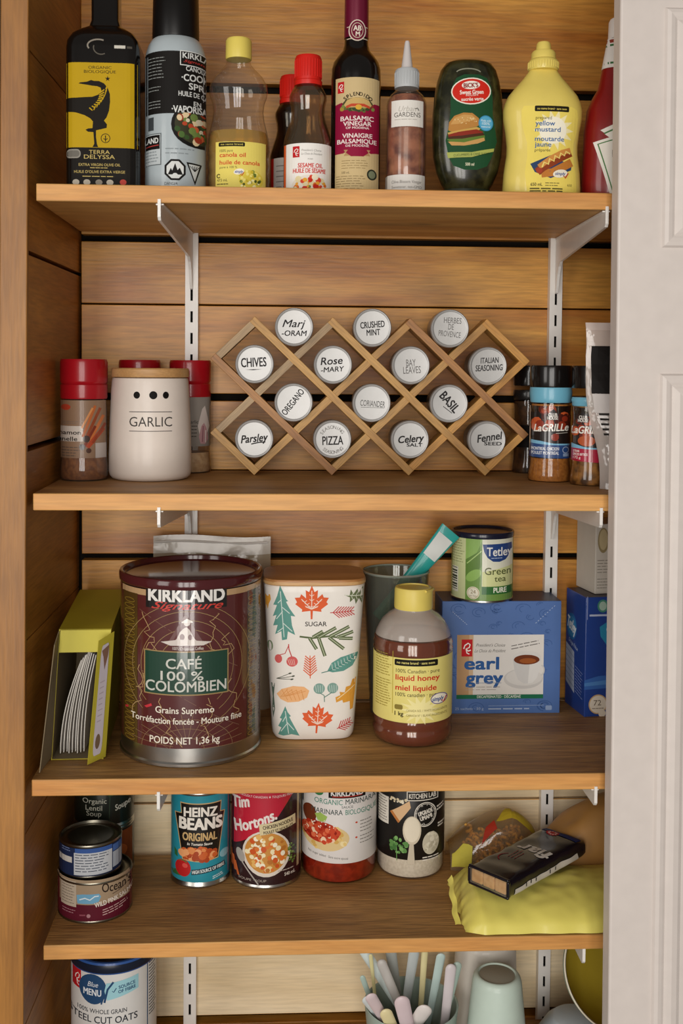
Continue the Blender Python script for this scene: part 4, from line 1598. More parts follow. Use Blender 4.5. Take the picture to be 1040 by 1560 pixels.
a.p([(66, 425), (90, 420), (94, 445), (84, 470), (80, 495), (68, 500)], MUS)
spruce([(138, 372), (152, 400), (170, 440), (178, 448), (168, 452), (186, 486), (214, 525), (192, 522), (198, 570), (214, 618), (190, 606), (178, 600), (174, 640), (150, 646), (146, 600), (116, 618),
        (128, 570), (106, 575), (122, 520), (104, 528), (124, 470), (106, 470), (124, 425)], TE,
       [[(140, 400), (160, 630)], [(150, 480), (186, 510)], [(152, 500), (122, 540)], [(156, 560), (200, 600)], [(158, 580), (128, 605)], [(146, 440), (128, 460)]])
maple(294, 455, 84, OR)
sprig(385, 507, 505, 500, 7, 45, 4, RE, 42)
a.p([(452, 418), (480, 424), (486, 392), (500, 416), (520, 390), (526, 414), (551, 380), (551, 430), (545, 470), (528, 440), (512, 468), (505, 438), (482, 456), (482, 432)], OL)
a.l([(455, 420), (550, 428)], 4, '#cfd2bd')
for x in (490, 512, 535):
    a.l([(x, 425), (x + 12, 404)], 3, '#cfd2bd')
    a.l([(x, 426), (x + 8, 446)], 3, '#cfd2bd')
a.t('SUGAR', 316, 563, 22, '#4a4642', w=106, b=.012)
BR = '#5f6a48'
a.l([(236, 626), (300, 634), (380, 625), (480, 640)], 9, BR)
for p0, p1 in (((285, 634), (320, 690)), ((330, 634), (362, 725)), ((380, 630), (455, 690)), ((330, 630), (415, 582)), ((385, 626), (480, 578)), ((420, 630), (500, 605)), ((430, 634), (498, 640)), ((300, 630), (350, 600))):
    a.l([p0, p1], 17, BR)
    a.l([p0, p1], 4, '#b9bfa2')
a.e(133, 740, 18, 22, '#cf5f5c')
a.e(200, 752, 28, 26, '#cf5f5c')
a.l([(135, 722), (165, 712), (184, 668)], 4, RE)
a.l([(198, 728), (184, 690), (182, 664)], 5, RE)
for i in range(4):
    a.l([(178 + 10 * i, 740), (190 + 8 * i, 770)], 2.5, '#e9c0b4')
sprig(290, 838, 288, 722, 7, 48, 4.2, OR, 48)
a.p([(375, 800), (395, 760), (440, 732), (500, 716), (528, 714), (524, 740), (500, 778), (455, 802), (400, 808)], TE)
a.l([(345, 810), (385, 800), (528, 722)], 4, '#4d7d74')
for i in range(8):
    x = 400 + 15 * i
    a.l([(x, 792 - 9 * i), (x - 4, 765 - 7 * i)], 2.6, '#cfdcd4')
    a.l([(x, 794 - 9 * i), (x + 16, 796 - 8 * i)], 2.6, '#cfdcd4')
for p1 in ((190, 812), (206, 826), (200, 842)):
    a.l([(124, 842), p1], 3, '#5a5c50')
    a.e(p1[0], p1[1], 8, 4, '#5a5c50', rot=-15)
a.p([(125, 920), (150, 893), (205, 876), (260, 880), (286, 900), (275, 935), (235, 955), (180, 960), (145, 945)], PE)
for i in range(5):
    a.l([(145 + 8 * i, 935 - 2 * i), (180 + 22 * i, 890 + 3 * i)], 2.6, '#d79454')
    a.l([(150 + 24 * i, 895), (180 + 20 * i, 948)], 2.6, '#d79454')
a.e(335, 890, 28, 27, '#7fa095')
a.e(402, 888, 27, 27, '#7fa095')
a.l([(362, 958), (360, 925), (338, 912)], 4, '#62857a')
a.l([(360, 935), (398, 910)], 4, '#62857a')
for i in range(4):
    a.l([(316 + 12 * i, 872), (322 + 10 * i, 908)], 2.4, '#c4d2ca')
    a.l([(384 + 12 * i, 872), (390 + 10 * i, 908)], 2.4, '#c4d2ca')
a.p([(416, 935), (440, 925), (436, 908), (462, 912), (468, 884), (490, 880), (500, 850), (520, 842), (516, 900), (505, 1000), (490, 1005), (488, 960), (455, 965), (450, 950), (420, 962)], MUS)
a.l([(425, 945), (512, 880)], 4, '#f0d9a8')
spruce([(168, 980), (180, 1010), (196, 1030), (188, 1034), (210, 1075), (240, 1130), (200, 1122), (160, 1132), (134, 1128), (150, 1090), (134, 1085), (152, 1046), (142, 1042), (156, 1010)], TE,
       [[(168, 1005), (186, 1120)], [(176, 1060), (212, 1100)], [(176, 1070), (148, 1110)], [(172, 1030), (156, 1060)]])
maple(328, 1040, 78, OR, 4)
sprig(425, 1096, 500, 1062, 5, 40, 4.2, RE, 46)
a.p([(98, 870), (116, 868), (112, 930), (118, 1000), (110, 1050), (104, 1000), (106, 940)], '#5a6a5c')
a.e(92, 680, 14, 26, '#7a8a6a')
MB().art(a, on_lathe(prof, sy=SY, p=4.5), 4, 6, .16, .03).build('leaf_print', t)

# tumbler and stick sachet
t = thing('glass_tumbler', 'smoky green glass tumbler behind the honey bottle', 'tumbler', 434, 226, Z3)
SMK = clear('#cfd2c6', .05, .10, 'smoky_glass')
MB().lathe([(0, 0), (31, 0), (33, 2), (44, 190), (44.4, 191), (43, 191.4), (42.4, 190), (31.4, 6), (0, 5)], SMK, 64).build('tumbler_wall', t)
MB().lathe([(44.2, 189), (44.9, 190.2), (44.2, 191.8), (42.8, 191.8), (42.3, 190.4), (42.8, 189)], ink('#8f968a', .12, 0, .5), 64).build('rim', t)
t = thing('stick_sachet', 'turquoise stick sachet leaning out of the smoky tumbler', 'sachet', 409, 226, Z3 + 128)
mb = MB()
TQ = ink('#2ba39c', .35, 0, .3)


def st(u, v):
    L = 150 * v
    ax = Vector((cos(radians(50)), -.06, sin(radians(50))))
    wd = Vector((sin(radians(50)), 0, -cos(radians(50))))
    w = (8 + 7 * v ** 1.5)
    an = 2 * pi * u
    th = 4.5 * sin(pi * min(1, max(0, v * .97 + .015))) ** .6 + .5
    q = ax * L + wd * w * cos(an) + Vector((0, 1, 0)) * th * sin(an)
    return (q.x, q.y, q.z + 3 * v * v)


mb.grid(st, 20, 24, TQ, closed_u=True)
mb.build('sachet_film', t)
a = Art(1, 0, 0)
a.r(.60, -.93, .90, -.70, '#d8dcd8')
MB().art(a, lambda u, v, o: tuple(Vector(st(u, v)) + Vector((0, -.4 - o, 0))), .04, .04).build('white_tab', t)

# honey
t = thing('honey_bottle', 'ribbed honey bottle with amber honey, yellow cap and yellow label', 'bottle', 445, 129, Z3, -7.5)
prof = [(0, 0), (40, 0), (46, 3), (49, 9), (49.6, 16), (48.4, 20), (48.2, 22), (49.6, 26), (48.8, 31), (48.8, 112), (49.6, 115), (48.6, 118), (49.4, 122), (48.0, 125), (48.4, 128),
        (46.6, 131), (46.2, 134), (43, 141), (38.5, 149), (31, 156), (24.5, 160), (22.6, 162), (22.6, 166)]
MB().lathe(prof, clear('#f3e6d8', .06, .02, 'honey_plastic'), 72, bands=[(130.5, 170, clear('#e9ddd2', .1, .42, 'milky_plastic'))]).build('bottle_body', t)
HON = ink('#74361a', .16, 0, .6)
HON = HON.copy()
HON.name = 'amber_honey'
pb = HON.node_tree.nodes['Principled BSDF']
pb.inputs['Subsurface Weight'].default_value = .5
pb.inputs['Subsurface Radius'].default_value = (1.0, .35, .1)
pb.inputs['Subsurface Scale'].default_value = .012
MB().lathe([(0, 1)] + [(r - .7, z + .7) for r, z in prof[1:15]] + [(46.8, 129.5), (0, 129.5)], HON, 72).build('honey', t)
HC = ink('#dfca66', .4)
c_ = MB().lathe([(0, 163), (23.6, 163), (24, 165), (23.6, 186), (22.4, 189), (19, 189.6), (18.6, 188), (0, 188)], HC, 56)
c_.tube([(15, -19, 187), (22, -10, 187), (24.5, 0, 187), (22, 8, 187)], 1.6, HC, 8)
c_.build('cap', t)
a = Art(4.069, 805, 1184)
HY = '#e2d47c'
lb = MB().lathe([(48.9, 32.5), (49.3, 33), (49.3, 111), (48.9, 111.5)], ink(HY, .4), 72)
a.r(706, 700, 709, 1010, '#b5a03a')
a.fine(622, 720, 700, 9, 13, '#a08c3a', 4, 2)
a.fine(622, 850, 700, 11, 13, '#a08c3a', 4, 3)
star = []
for i in range(28):
    q = 1.0 if i % 2 == 0 else .5
    star.append((845 + 110 * q * cos(2 * pi * i / 28), 985 + 75 * q * sin(2 * pi * i / 28)))
a.p(star, '#efe3a0')
a.rr(716, 737, 928, 768, 6, '#191610')
a.t('no name brand · sans nom', 820, 752, 12, HY, w=185, b=.012)
a.t('100% Canadian · pure', 830, 793, 18, '#4a4028', w=214)
a.t('liquid honey', 722, 826, 26, '#c8321f', w=215, b=.02, al='L')
a.t('miel liquide', 722, 876, 26, '#c8321f', w=200, b=.02, al='L')
a.t('100% canadien · pur', 822, 910, 18, '#4a4028', w=200)
a.e(936, 935, 40, 26, '#efe8d4', rot=-14)
a.arc(936, 935, 40, 26, 0, 360, 4, '#6a5a88')
a.t('simply', 930, 936, 20, '#34508c', w=58, sh=.3, b=.02)
a.l([(948, 944), (956, 958), (972, 930)], 6, '#b8322a')
a.rr(718, 962, 758, 986, 8, '#8a7a38')
a.t('1 kg', 740, 1006, 20, '#2e2614', w=42, b=.02)
a.t('CANADA NO. 1 WHITE INGREDIENTS', 776, 988, 11, '#7a6a30', w=200, al='L')
a.t('CANADA Nº 1 BLANC INGRÉDIENTS', 776, 1012, 11, '#7a6a30', w=200, al='L')
lb.art(a, on_cyl(49.3), 3).build('label', t)

# earl grey box
t = thing('tea_box', 'blue patterned tea box with a cup picture, lying behind the honey', 'tea box', 575, 215, Z3)
BL = ink('#4d6da6', .42)
MB().box(-80, 80, 0, 66, 0, 151.5, BL, bev=.8, top=ink('#2c3556', .4)).build('carton', t)
a = Art(3.92, 410, 1109)
rr = random.Random(11)
for i in range(46):
    x, y = 120 + rr.random() * 580, 535 + rr.random() * 545
    r_ = 14 + rr.random() * 26
    a.arc(x, y, r_, r_ * .7, rr.random() * 180, 230 + rr.random() * 180, 3, '#3c5a90', 14, lay=0)
    a.arc(x, y, r_ * .5, r_ * .4, rr.random() * 180, 260 + rr.random() * 90, 3, '#3c5a90', 10, lay=0)
a.r(176, 692, 634, 1030, '#dcd8d2')
a.r(176, 692, 240, 1012, '#b8926a')
a.r(240, 692, 262, 1012, '#c9ac8a')
a.pc(200, 716, 257, 806)
a.t("President's Choice", 275, 746, 16, '#5e5a54', w=155, sh=.45, al='L')
a.t('Le Choix du Président', 268, 776, 16, '#5e5a54', w=165, sh=.45, al='L')
a.t('earl', 218, 842, 62, '#2f5a94', w=178, b=.035, al='L')
a.t('grey', 226, 918, 62, '#2f5a94', w=192, b=.035, al='L')
a.fine(222, 968, 420, 2, 14, '#a09a92', 3)
a.l([(280, 946), (412, 946)], 3, '#8a96a8')
a.fine(462, 752, 612, 2, 16, '#5e5a54', 4, 3, slope=-.2)
a.e(528, 925, 104, 54, '#c5c2be')
a.e(532, 918, 96, 44, '#d2cfca')
a.p([(470, 812), (618, 812), (616, 870), (600, 920), (575, 948), (530, 950), (500, 930), (480, 880)], '#c9c7c4')
a.p([(560, 850), (618, 830), (616, 870), (600, 920), (575, 948), (552, 950)], '#dad8d4')
a.e(544, 812, 74, 32, '#d8d5d0')
a.e(544, 824, 68, 26, '#6e3418')
a.e(550, 830, 44, 14, '#9a5426')
a.arc(620, 880, 16, 26, -80, 90, 8, '#c9c7c4')
a.r(176, 1008, 634, 1030, '#1e6a4a')
a.t('DECAFFEINATED · DÉCAFÉINÉ', 400, 1019, 13, '#d8e0d4', w=230, b=.015)
a.t('25 sachets · 50 g', 170, 1082, 13, '#a9b8d2', w=150, al='L')
a.l([(345, 1068), (640, 1066)], 2.5, '#8fa4c8')
a.fine(345, 1084, 620, 1, 10, '#a9b8d2', 6, 6)
a.rr(648, 1068, 682, 1092, 6, '#8fa4c8')
for q in range(9):
    a.l([(588 + 12 * q, 632 - 11 * q), (594 + 12 * q, 627 - 11 * q)], 3, '#a9b8d2')
    a.l([(150 + 9 * q, 570 + 8 * q), (155 + 9 * q, 574 + 8 * q)], 3, '#a9b8d2')
MB().art(a, on_flat(0), 0).build('front_print', t)

# green tea can
t = thing('green_tea_can', 'round green tea can with navy lid standing on the blue tea box', 'tea can', 552.6, 241, Z3 + 151.8, -11)
MB().lathe([(0, 0), (40.4, 0), (41.6, 1), (41.6, 3), (40.6, 4), (40.6, 88), (0, 88)], STEEL, 64).build('can_body', t)
lb = MB().lathe([(40.7, 4.4), (41.2, 4.8), (41.2, 84.5), (40.7, 85)], ink('#8fa860', .4, 0, .2), 64)
a = Art(3.95, 329, 1113, .5)
a.oy = 524
a.r(164, 180, 243, 510, '#c9cf9c')
a.fine(170, 205, 236, 9, 14, '#7d8a58', 3, 2)
a.r(166, 345, 205, 478, '#dcdccb')
for i in range(9):
    a.r(166, 350 + 14 * i, 200, 350 + 14 * i + (4 + (i * 5) % 8), '#3a4438')
a.r(243, 186, 490, 515, '#6f9448')
a.p([(243, 190), (330, 190), (300, 260), (243, 330)], '#88ae5a')
a.p([(243, 300), (330, 240), (330, 330), (243, 400)], '#5d8038')
a.l([(250, 320), (325, 250)], 5, '#a9c67a')
a.e(285, 380, 45, 25, '#8db45c', rot=-35)
a.p([(328, 190), (486, 190), (486, 436), (328, 436)], '#dfe0cc')
a.p([(330, 360), (486, 330), (486, 436), (330, 436)], '#d4d99c')
a.p([(330, 216), (480, 212), (482, 240), (470, 272), (448, 298), (418, 308), (385, 306), (356, 286), (338, 255)], '#24427e')
a.t('Tetley', 352, 254, 44, '#e8e8e4', w=128, b=.014, al='L')
a.fine(375, 288, 435, 1, 8, '#a9b8d2', 4)
a.t('Green', 342, 356, 36, '#565e34', w=134, b=.01, al='L')
a.t('tea', 422, 396, 30, '#565e34', w=58, b=.01)
a.r(328, 438, 492, 478, '#2f6a30')
a.t('PURE', 422, 456, 26, '#e4e8d4', w=66, b=.03)
a.e(284, 472, 33, 33, '#e4e0cc')
a.arc(284, 472, 28, 28, 0, 360, 3, '#b9a878')
a.t('24', 284, 466, 20, '#8a7a58', w=26)
a.t('tea bags', 284, 486, 9, '#8a7a58', w=40)
lb.art(a, on_cyl(41.2), 3, 0, .14, .03).build('label', t)
MB().lathe([(0, 84.6), (41.8, 84.6), (42.3, 85.6), (42.3, 90.5), (41.4, 92.2), (39.4, 92), (38.4, 89.4), (0, 89.4)], ink('#1b1d30', .25, 0, .3), 64).build('lid', t)

# blue tea box by the door with a white box on top
t = thing('tea_box', 'tall royal blue tea box beside the door, seen with its left side', 'tea box', 683, 197, Z3, 7)
MB().box(0, 104, 0, 66, 0, 160, ink('#27448e', .35, 0, .2), bev=.8, top=ink('#3a2c3a', .4)).build('carton', t)
a = Art(1, 0, 0)
a.e(20, -111, 17, 18, '#2f6ea8')
a.e(20, -111, 13, 14, '#3f86b5')
a.t('Tetley', 20, -113, 15, '#e0e6ea', w=30, b=.03, rot=16)
a.t('Orange Pekoe', 26, -88, 5.5, '#b9c8de', w=32, sh=.3, rot=14)
a.p([(2, -86), (30, -78), (32, -22), (3, -32)], '#aab2c4')
for i in range(6):
    a.l([(3, -78 + 8 * i), (31, -70 + 8 * i)], .8, '#6a7690')
a.fine(34, -60, 60, 9, 4.2, '#8a9ac4', 1.0, 4, slope=.2)
MB().art(a, lambda u, v, o: (-o, 66 - u, v), 0).build('side_print', t)
a = Art(3.955, 872, 1155)
a.l([(880, 518), (880, 640)], 4, '#8f9cc4')
a.e(965, 570, 30, 34, '#4a8a78')
a.e(965, 570, 20, 24, '#a9c4b4')
a.l([(892, 618), (1100, 620)], 10, '#b9c4dc')
a.p([(950, 680), (1000, 650), (1060, 680), (1080, 740), (1000, 790), (955, 730)], '#2f8ab0')
a.t('Tetley', 1090, 720, 60, '#e0e6ea', w=200, b=.03)
a.p([(870, 960), (950, 940), (1240, 930), (1240, 1000), (870, 1010)], '#3a66ae')
a.p([(870, 975), (1000, 962), (1240, 955), (1240, 975), (870, 992)], '#4f82c0')
a.e(948, 1090, 52, 52, '#c9a878')
a.e(948, 1090, 46, 46, '#e6dccb')
a.t('72', 945, 1082, 28, '#6a5a48', w=42)
a.fine(915, 1112, 985, 1, 8, '#8a7a68', 4)
a.e(972, 1140, 20, 20, '#e6dccb')
MB().art(a, on_flat(0), 0).build('front_print', t)
t = thing('tea_box', 'white tea box with a cup picture stacked on the royal blue tea box', 'tea box', 700, 216, Z3 + 160.4, 9)
MB().box(0, 86, 0, 58, 0, 94, ink('#cfc8bc', .45), bev=.8).build('carton', t)
a = Art(1, 0, 0)
a.e(11, -72, 8, 17, '#9a8a64')
a.e(11, -73, 6, 14, '#c4b48c')
a.fine(3, -45, 40, 5, 4, '#8a8378', 1.0, 2)
a.r(24, -30, 60, -6, '#b98a58')
a.fine(3, -20, 22, 4, 4, '#8a8378', 1.0, 2)
MB().art(a, on_flat(0), 0).build('front_print', t)

# ------------------------------------------------------------------ fourth shelf: cans, jars, bags
def food_can(name, label, x, y, z, R, H, art, paper, paper_lo=5, paper_hi=None, rz=0, rib=False):
    t = thing(name, label, 'can', x, y, z, rz)
    hi = paper_hi or H - 4
    prof = [(0, 1), (R - 3, 1), (R - 2.4, 0), (R - .4, 0), (R, .8), (R, 2.6), (R - .9, 4), (R - .9, H - 4), (R, H - 2.6), (R, H - .8), (R - .5, H), (R - 2, H), (R - 2.6, H - 3.2), (R - 6, H - 3.4),
            (R - 8, H - 2.6), (R - 12, H - 2.6), (R - 14, H - 3.4), (0, H - 3.4)]
    MB().lathe(prof, STEEL if not rib else STEEL_D, 72).build('can_body', t)
    lb = MB().lathe([(R - .8, paper_lo), (R - .4, paper_lo + .3), (R - .4, hi - .3), (R - .8, hi)], ink(paper, .35, 0, .25), 72)
    if art:
        lb.art(art, on_cyl(R - .4), 3, 0, .12, .03)
    lb.build('label', t)
    return t


# stacked soup cans in the back corner
food_can('soup_can', 'dark can under the lentil soup can, behind the salmon can', 47, 239, Z4, 39.5, 66, Art(1, 0, 0).r(10, -60, 38, -6, '#8f4a26').e(24, -34, 9, 9, '#c46a34'), '#1c211c')
a = Art(3.982, 332, 291.6)
a.t('Organic', 282, 142, 26, '#b9b8a8', w=122)
a.t('Lentil', 278, 178, 26, '#b9b8a8', w=84)
a.t('Soup', 278, 208, 26, '#b9b8a8', w=76)
a.t('Soupe', 425, 176, 30, '#c4c2b4', w=84, sh=.3, rot=-14, b=.015)
a.p([(352, 80), (480, 80), (480, 110), (352, 120)], '#2f4a2c')
a.l([(360, 110), (356, 235)], 3, '#3a4a38')
food_can('soup_can', 'dark green lentil soup can on top of the back left corner stack', 47, 239, Z4 + 66.2, 39.5, 110, a, '#1b2019', rz=8.8)
a = Art(4.306, 302, 790)
a.r(60, 560, 480, 690, '#a08a70')
a.r(60, 690, 480, 785, '#5a1626')
a.r(128, 572, 206, 706, '#b9aa96')
for i in range(8):
    a.fine(134, 584 + i * 15, 200, 1, 4, '#5e5348', 3, i)
a.p([(208, 640), (240, 634), (322, 634), (332, 650), (320, 676), (290, 684), (212, 684)], '#6fa4c2')
a.l([(222, 664), (250, 654), (275, 664), (300, 646), (320, 646)], 6, '#dbe4e8')
a.t("Ocean's", 412, 612, 46, '#2a1f18', w=150, b=.01, bow=-6)
a.l([(390, 650), (430, 640), (470, 622)], 4, '#5a4436')
a.t('WILD PINK SALMON', 300, 692, 24, '#e0d4c8', w=220, al='L', b=.02, rot=-9, lay=20)
a.fine(340, 724, 470, 3, 13, '#c9a9a4', 4, 3, slope=-.16)
a.fine(135, 725, 205, 2, 14, '#a87a80', 4, 4)
a.e(268, 748, 10, 10, '#a87a80')
a.l([(222, 746), (252, 744)], 7, '#8c4a56')
food_can('salmon_can', 'wide low pink salmon can at the bottom of the front left stack', 52, 132, Z4, 45.5, 50, a, '#6a1a2a', 4, 46, rib=True, rz=9.2)
a = Art(4.201, 292, 707)
a.oy = 541
a.r(120, 385, 460, 535, '#1f2a4a')
a.r(215, 385, 400, 410, '#3a5a9a')
a.r(210, 408, 400, 522, '#c3c6ca')
for i in range(7):
    a.fine(216, 418 + i * 14, 392, 1, 4, '#3a4252', 4, i + 3)
a.r(404, 392, 450, 426, '#4a6aa8')
a.r(404, 430, 450, 510, '#a9b0ba')
a.r(136, 432, 200, 462, '#c9c4bc')
a.fine(150, 390, 200, 2, 12, '#7a86a8', 4, 2)
food_can('tuna_can', 'small navy tuna can stacked on the salmon can', 46, 135, Z4 + 50.2, 38.5, 41, a, '#1f2a4a', 4, 37, rib=True, rz=9)

# beans
a = Art(4.042, 842, 604, .6)
BT = '#17130f'
CRM = '#c9a872'
KS = [(737, 157), (950, 157), (946, 212), (968, 216), (934, 456), (856, 468), (748, 460), (708, 218), (742, 212)]
a.p(KS, CRM)
a.p([(842 + (x - 842) * .965, 310 + (y - 310) * .965) for x, y in KS], BT)
a.t('HEINZ', 842, 202, 46, '#ece6da', w=170, b=.035, bow=4)
a.t('BEANS', 843, 266, 58, '#ece6da', w=218, b=.04)
a.t('ORIGINAL', 838, 334, 40, CRM, w=176, b=.025)
a.t('In Tomato Sauce', 838, 372, 13, '#ece6da', w=130, sh=.2, b=.02)
a.blobs(838, 428, 92, 30, 46, 14, 23, ['#c9602c', '#b54a20', '#dd8a4e', '#e6a06a', '#a8421c'], 6)
a.p([(706, 410), (722, 425), (724, 455), (708, 450)], '#2f6a3a')
a.p([(690, 540), (720, 520), (740, 550), (700, 555)], '#2f6a3a')
a.e(752, 504, 40, 46, '#b81e20')
a.e(762, 490, 14, 12, '#d85048')
a.l([(730, 468), (752, 462), (772, 472)], 5, '#3a7a3a')
a.p([(795, 508), (966, 486), (972, 514), (795, 536)], '#0e3440')
a.t('HIGH SOURCE OF FIBRE', 882, 511, 17, '#dfe6e4', w=166, b=.02, rot=-7)
a.e(965, 444, 24, 22, '#8fc4d0')
a.fine(905, 552, 970, 2, 10, '#c9e0e4', 5, 2, slope=-.2)
a.r(984, 120, 1000, 560, '#b86a7a')
food_can('beans_can', 'turquoise baked beans can standing right of the stacked cans', 177, 210.5, Z4, 39, 124, a, '#2a8ea0', 7, 120, rz=3.7)

# chicken noodle soup
a = Art(3.369, 189, 507, .6)
a.r(20, 40, 330, 490, '#2a1216')
a.p([(20, 40), (330, 40), (316, 86), (240, 190), (150, 262), (33, 345), (20, 350)], '#bb1c34')
a.p([(322, 60), (346, 60), (346, 440), (322, 440)], '#b9a67e')
a.t('PROUDLY CANADIAN ★ TOUJOURS FRAIS', 190, 102, 10, '#e6d6d2', w=230)
a.t('Tim', 78, 138, 46, '#ebe0da', w=74, sh=.35, b=.03, rot=-20)
a.t('Hortons.', 136, 216, 46, '#ebe0da', w=196, sh=.3, b=.03, rot=-23)
a.e(190, 352, 104, 102, '#dcd3c6')
a.e(190, 348, 94, 90, '#c98c3e')
a.blobs(190, 348, 84, 80, 90, 7, 14, ['#e6cf92', '#d9742e', '#efe2b8', '#c9541f', '#e0b060', '#f2ead0', '#b5702c'], 8)
a.p([(158, 222), (312, 196), (314, 240), (162, 270)], '#d6c79c', lay=30)
a.t('CHICKEN NOODLE', 238, 226, 15, '#3a2a1c', w=128, b=.02, rot=-9, lay=31)
a.t('POULET ET NOUILLES', 240, 248, 12, '#3a2a1c', w=126, b=.02, rot=-9, lay=31)
a.e(78, 372, 17, 30, '#a9a29a', rot=-18, lay=20)
a.l([(86, 400), (156, 486)], 6, '#a9a29a', lay=20)
for p0, p1 in (((36, 372), (42, 440)), ((46, 390), (56, 452)), ((54, 410), (70, 466))):
    a.l([p0, p1], 9, '#c9622a', lay=20)
a.blobs(300, 366, 18, 44, 26, 3, 6, ['#5c7a34', '#7d9a4a', '#44602a'], 3)
a.t('540 mL', 292, 452, 14, '#dcd3c6', w=46, b=.02)
a.fine(240, 432, 312, 1, 8, '#b9aca0', 4)
a.t('SOUPE · SOUP', 130, 470, 10, '#b9aca0', w=120)
food_can('soup_can', 'red and black chicken noodle soup can between the beans and marinara jar', 263.7, 211.5, Z4, 46, 136, a, '#2a1216', 7)

# marinara
t = thing('sauce_jar', 'glass jar of red marinara sauce with a white label', 'jar', 360.5, 222, Z4, -3.7)
prof = [(0, 0), (43, 0), (48, 2), (49.8, 6), (49.8, 128), (47, 140), (40, 148), (37, 152), (36.6, 158)]
MB().lathe(prof, clear('#fbf4ee', .03, 0, 'jar_glass'), 72).build('jar_body', t)
MB().lathe([(0, 1.4), (42, 1.4), (46.6, 3.2), (48.4, 7), (48.4, 127), (45.6, 138), (0, 138.4)], powder('#7c1d0e', '#9c2c16', 110, .35, 'marinara'), 72).build('sauce', t)
MB().lathe([(0, 156), (38.6, 156), (39, 157), (39, 170), (37.5, 172), (0, 172)], ink('#e0dad2', .35), 56).build('lid', t)
lb = MB().lathe([(49.9, 29), (50.1, 29.4), (50.1, 127), (49.9, 127.4)], ink('#dcd8d4', .45), 72)
a = Art(3.34, 520, 490)
a.e(430, 84, 22, 18, '#3a7a4a')
a.r(474, 60, 634, 106, '#17120f')
a.t('KIRKLAND', 555, 84, 24, '#dcd8d4', w=140, b=.03)
a.l([(490, 100), (620, 98)], 4, '#b8322a')
a.t('ORGANIC', 474, 124, 22, '#4f8a78', w=122, b=.004)
a.t('MARINARA', 614, 122, 22, '#3a4a46', w=132, b=.004)
a.t('SAUCE', 556, 145, 10, '#3a4a46', w=50)
a.t('MARINARA', 468, 168, 22, '#3a4a46', w=136, b=.004)
a.t('BIOLOGIQUE', 616, 168, 22, '#4f8a78', w=136, b=.004)
a.e(392, 192, 30, 40, '#6a3018')
a.p([(415, 186), (440, 176), (470, 190), (460, 214), (430, 216)], '#9ab85a')
a.e(462, 284, 104, 58, '#d9c08a')
a.blobs(462, 286, 100, 54, 34, 6, 14, ['#e0c27c', '#cfa65a', '#ead9a4'], 15)
a.e(440, 262, 84, 46, '#b33a22')
a.blobs(442, 262, 80, 44, 56, 8, 15, ['#a82a16', '#c4472a', '#8e1f10', '#d86a46', '#e9c9a8'], 7)
a.blobs(450, 230, 50, 22, 14, 2, 4, ['#efe6d4'], 17)
for y in (216, 282):
    a.e(596, y + 1, 5, 4, '#c4472a')
a.fine(612, 214, 676, 4, 15, '#8a8680', 4, 2)
a.fine(612, 280, 676, 3, 15, '#8a8680', 4, 4)
a.t('No sugar added · Sans sucre ajouté', 474, 364, 10, '#6a6660', w=175, rot=5)
a.r(344, 100, 364, 160, '#2a2624')
lb.art(a, on_cyl(50.1), 3, 0, .12, .03).build('label', t)

# grated cheese jar
t = thing('cheese_jar', 'jar of white grated cheese powder with a black label', 'jar', 457.2, 226, Z4, -7.5)
prof = [(0, 0), (38, 0), (43, 2), (45.2, 7), (45.2, 132), (42, 142), (36, 148), (36, 154)]
MB().lathe(prof, clear('#f6f3ee', .04, .02, 'jar_plastic'), 64).build('jar_body', t)
MB().lathe([(0, 1.4), (37, 1.4), (41.6, 3.4), (43.8, 8), (43.8, 120), (0, 121)], powder('#d6cfbf', '#e6e0d2', 260, .8), 64).build('cheese', t)
MB().lathe([(0, 152), (38, 152), (38.6, 154), (38.6, 168), (37, 170), (0, 170)], ink('#17130f', .35), 56).build('lid', t)
lb = MB().lathe([(45.3, 28), (45.6, 28.4), (45.6, 128), (45.3, 128.4)], ink('#191614', .4), 64)
a = Art(3.314, 841, 474)
CW = '#dcd6ca'
a.r(690, 60, 740, 92, '#b9b2a6')
a.r(824, 78, 960, 120, CW)
a.r(828, 82, 956, 116, '#191614')
a.t('KITCHEN LAB', 892, 99, 21, CW, w=116, b=.02)
a.r(692, 118, 746, 238, CW)
for i in range(9):
    a.fine(696, 128 + i * 12, 742, 1, 4, '#4a4640', 3, i)
a.p([(752, 178), (836, 120), (842, 150), (788, 222)], '#d9b48a')
a.p([(752, 178), (762, 172), (796, 214), (788, 222)], '#b8763e')
a.blobs(790, 122, 36, 12, 20, 3, 7, ['#e6dcc4', '#d6c6a4'], 4)
a.arc(905, 182, 46, 52, 0, 360, 4, CW, 40)
a.arc(905, 182, 40, 46, 0, 360, 2, CW, 40)
a.tarc('SPRINKLE ON ', 905, 182, 42, -170, 160, 9, CW)
a.t('UPGRADE', 905, 172, 18, CW, w=62, b=.03, rot=-14)
a.t('UMAMI', 908, 194, 18, CW, w=52, b=.03, rot=-14)
a.e(848, 250, 40, 63, '#cfc3ac')
a.e(848, 246, 34, 55, '#e2d8c2')
a.p([(838, 308), (856, 308), (862, 398), (828, 398)], '#c4b9a4')
a.blobs(786, 318, 44, 34, 26, 6, 13, ['#5c8a4a', '#7aa862', '#44703a'], 8)
a.l([(782, 330), (784, 388)], 3, '#6a9a54')
a.e(930, 312, 36, 50, '#c9c2ac')
a.blobs(930, 312, 32, 44, 30, 6, 11, ['#e0dac4', '#d2cbb2', '#b9b29a'], 9)
a.fine(895, 372, 980, 2, 11, CW, 5, 5)
a.fine(955, 160, 990, 2, 14, CW, 7, 6, slope=-.3)
a.fine(960, 236, 990, 2, 12, CW, 7, 8)
lb.art(a, on_cyl(45.6), 3, 0, .12, .03).build('label', t)

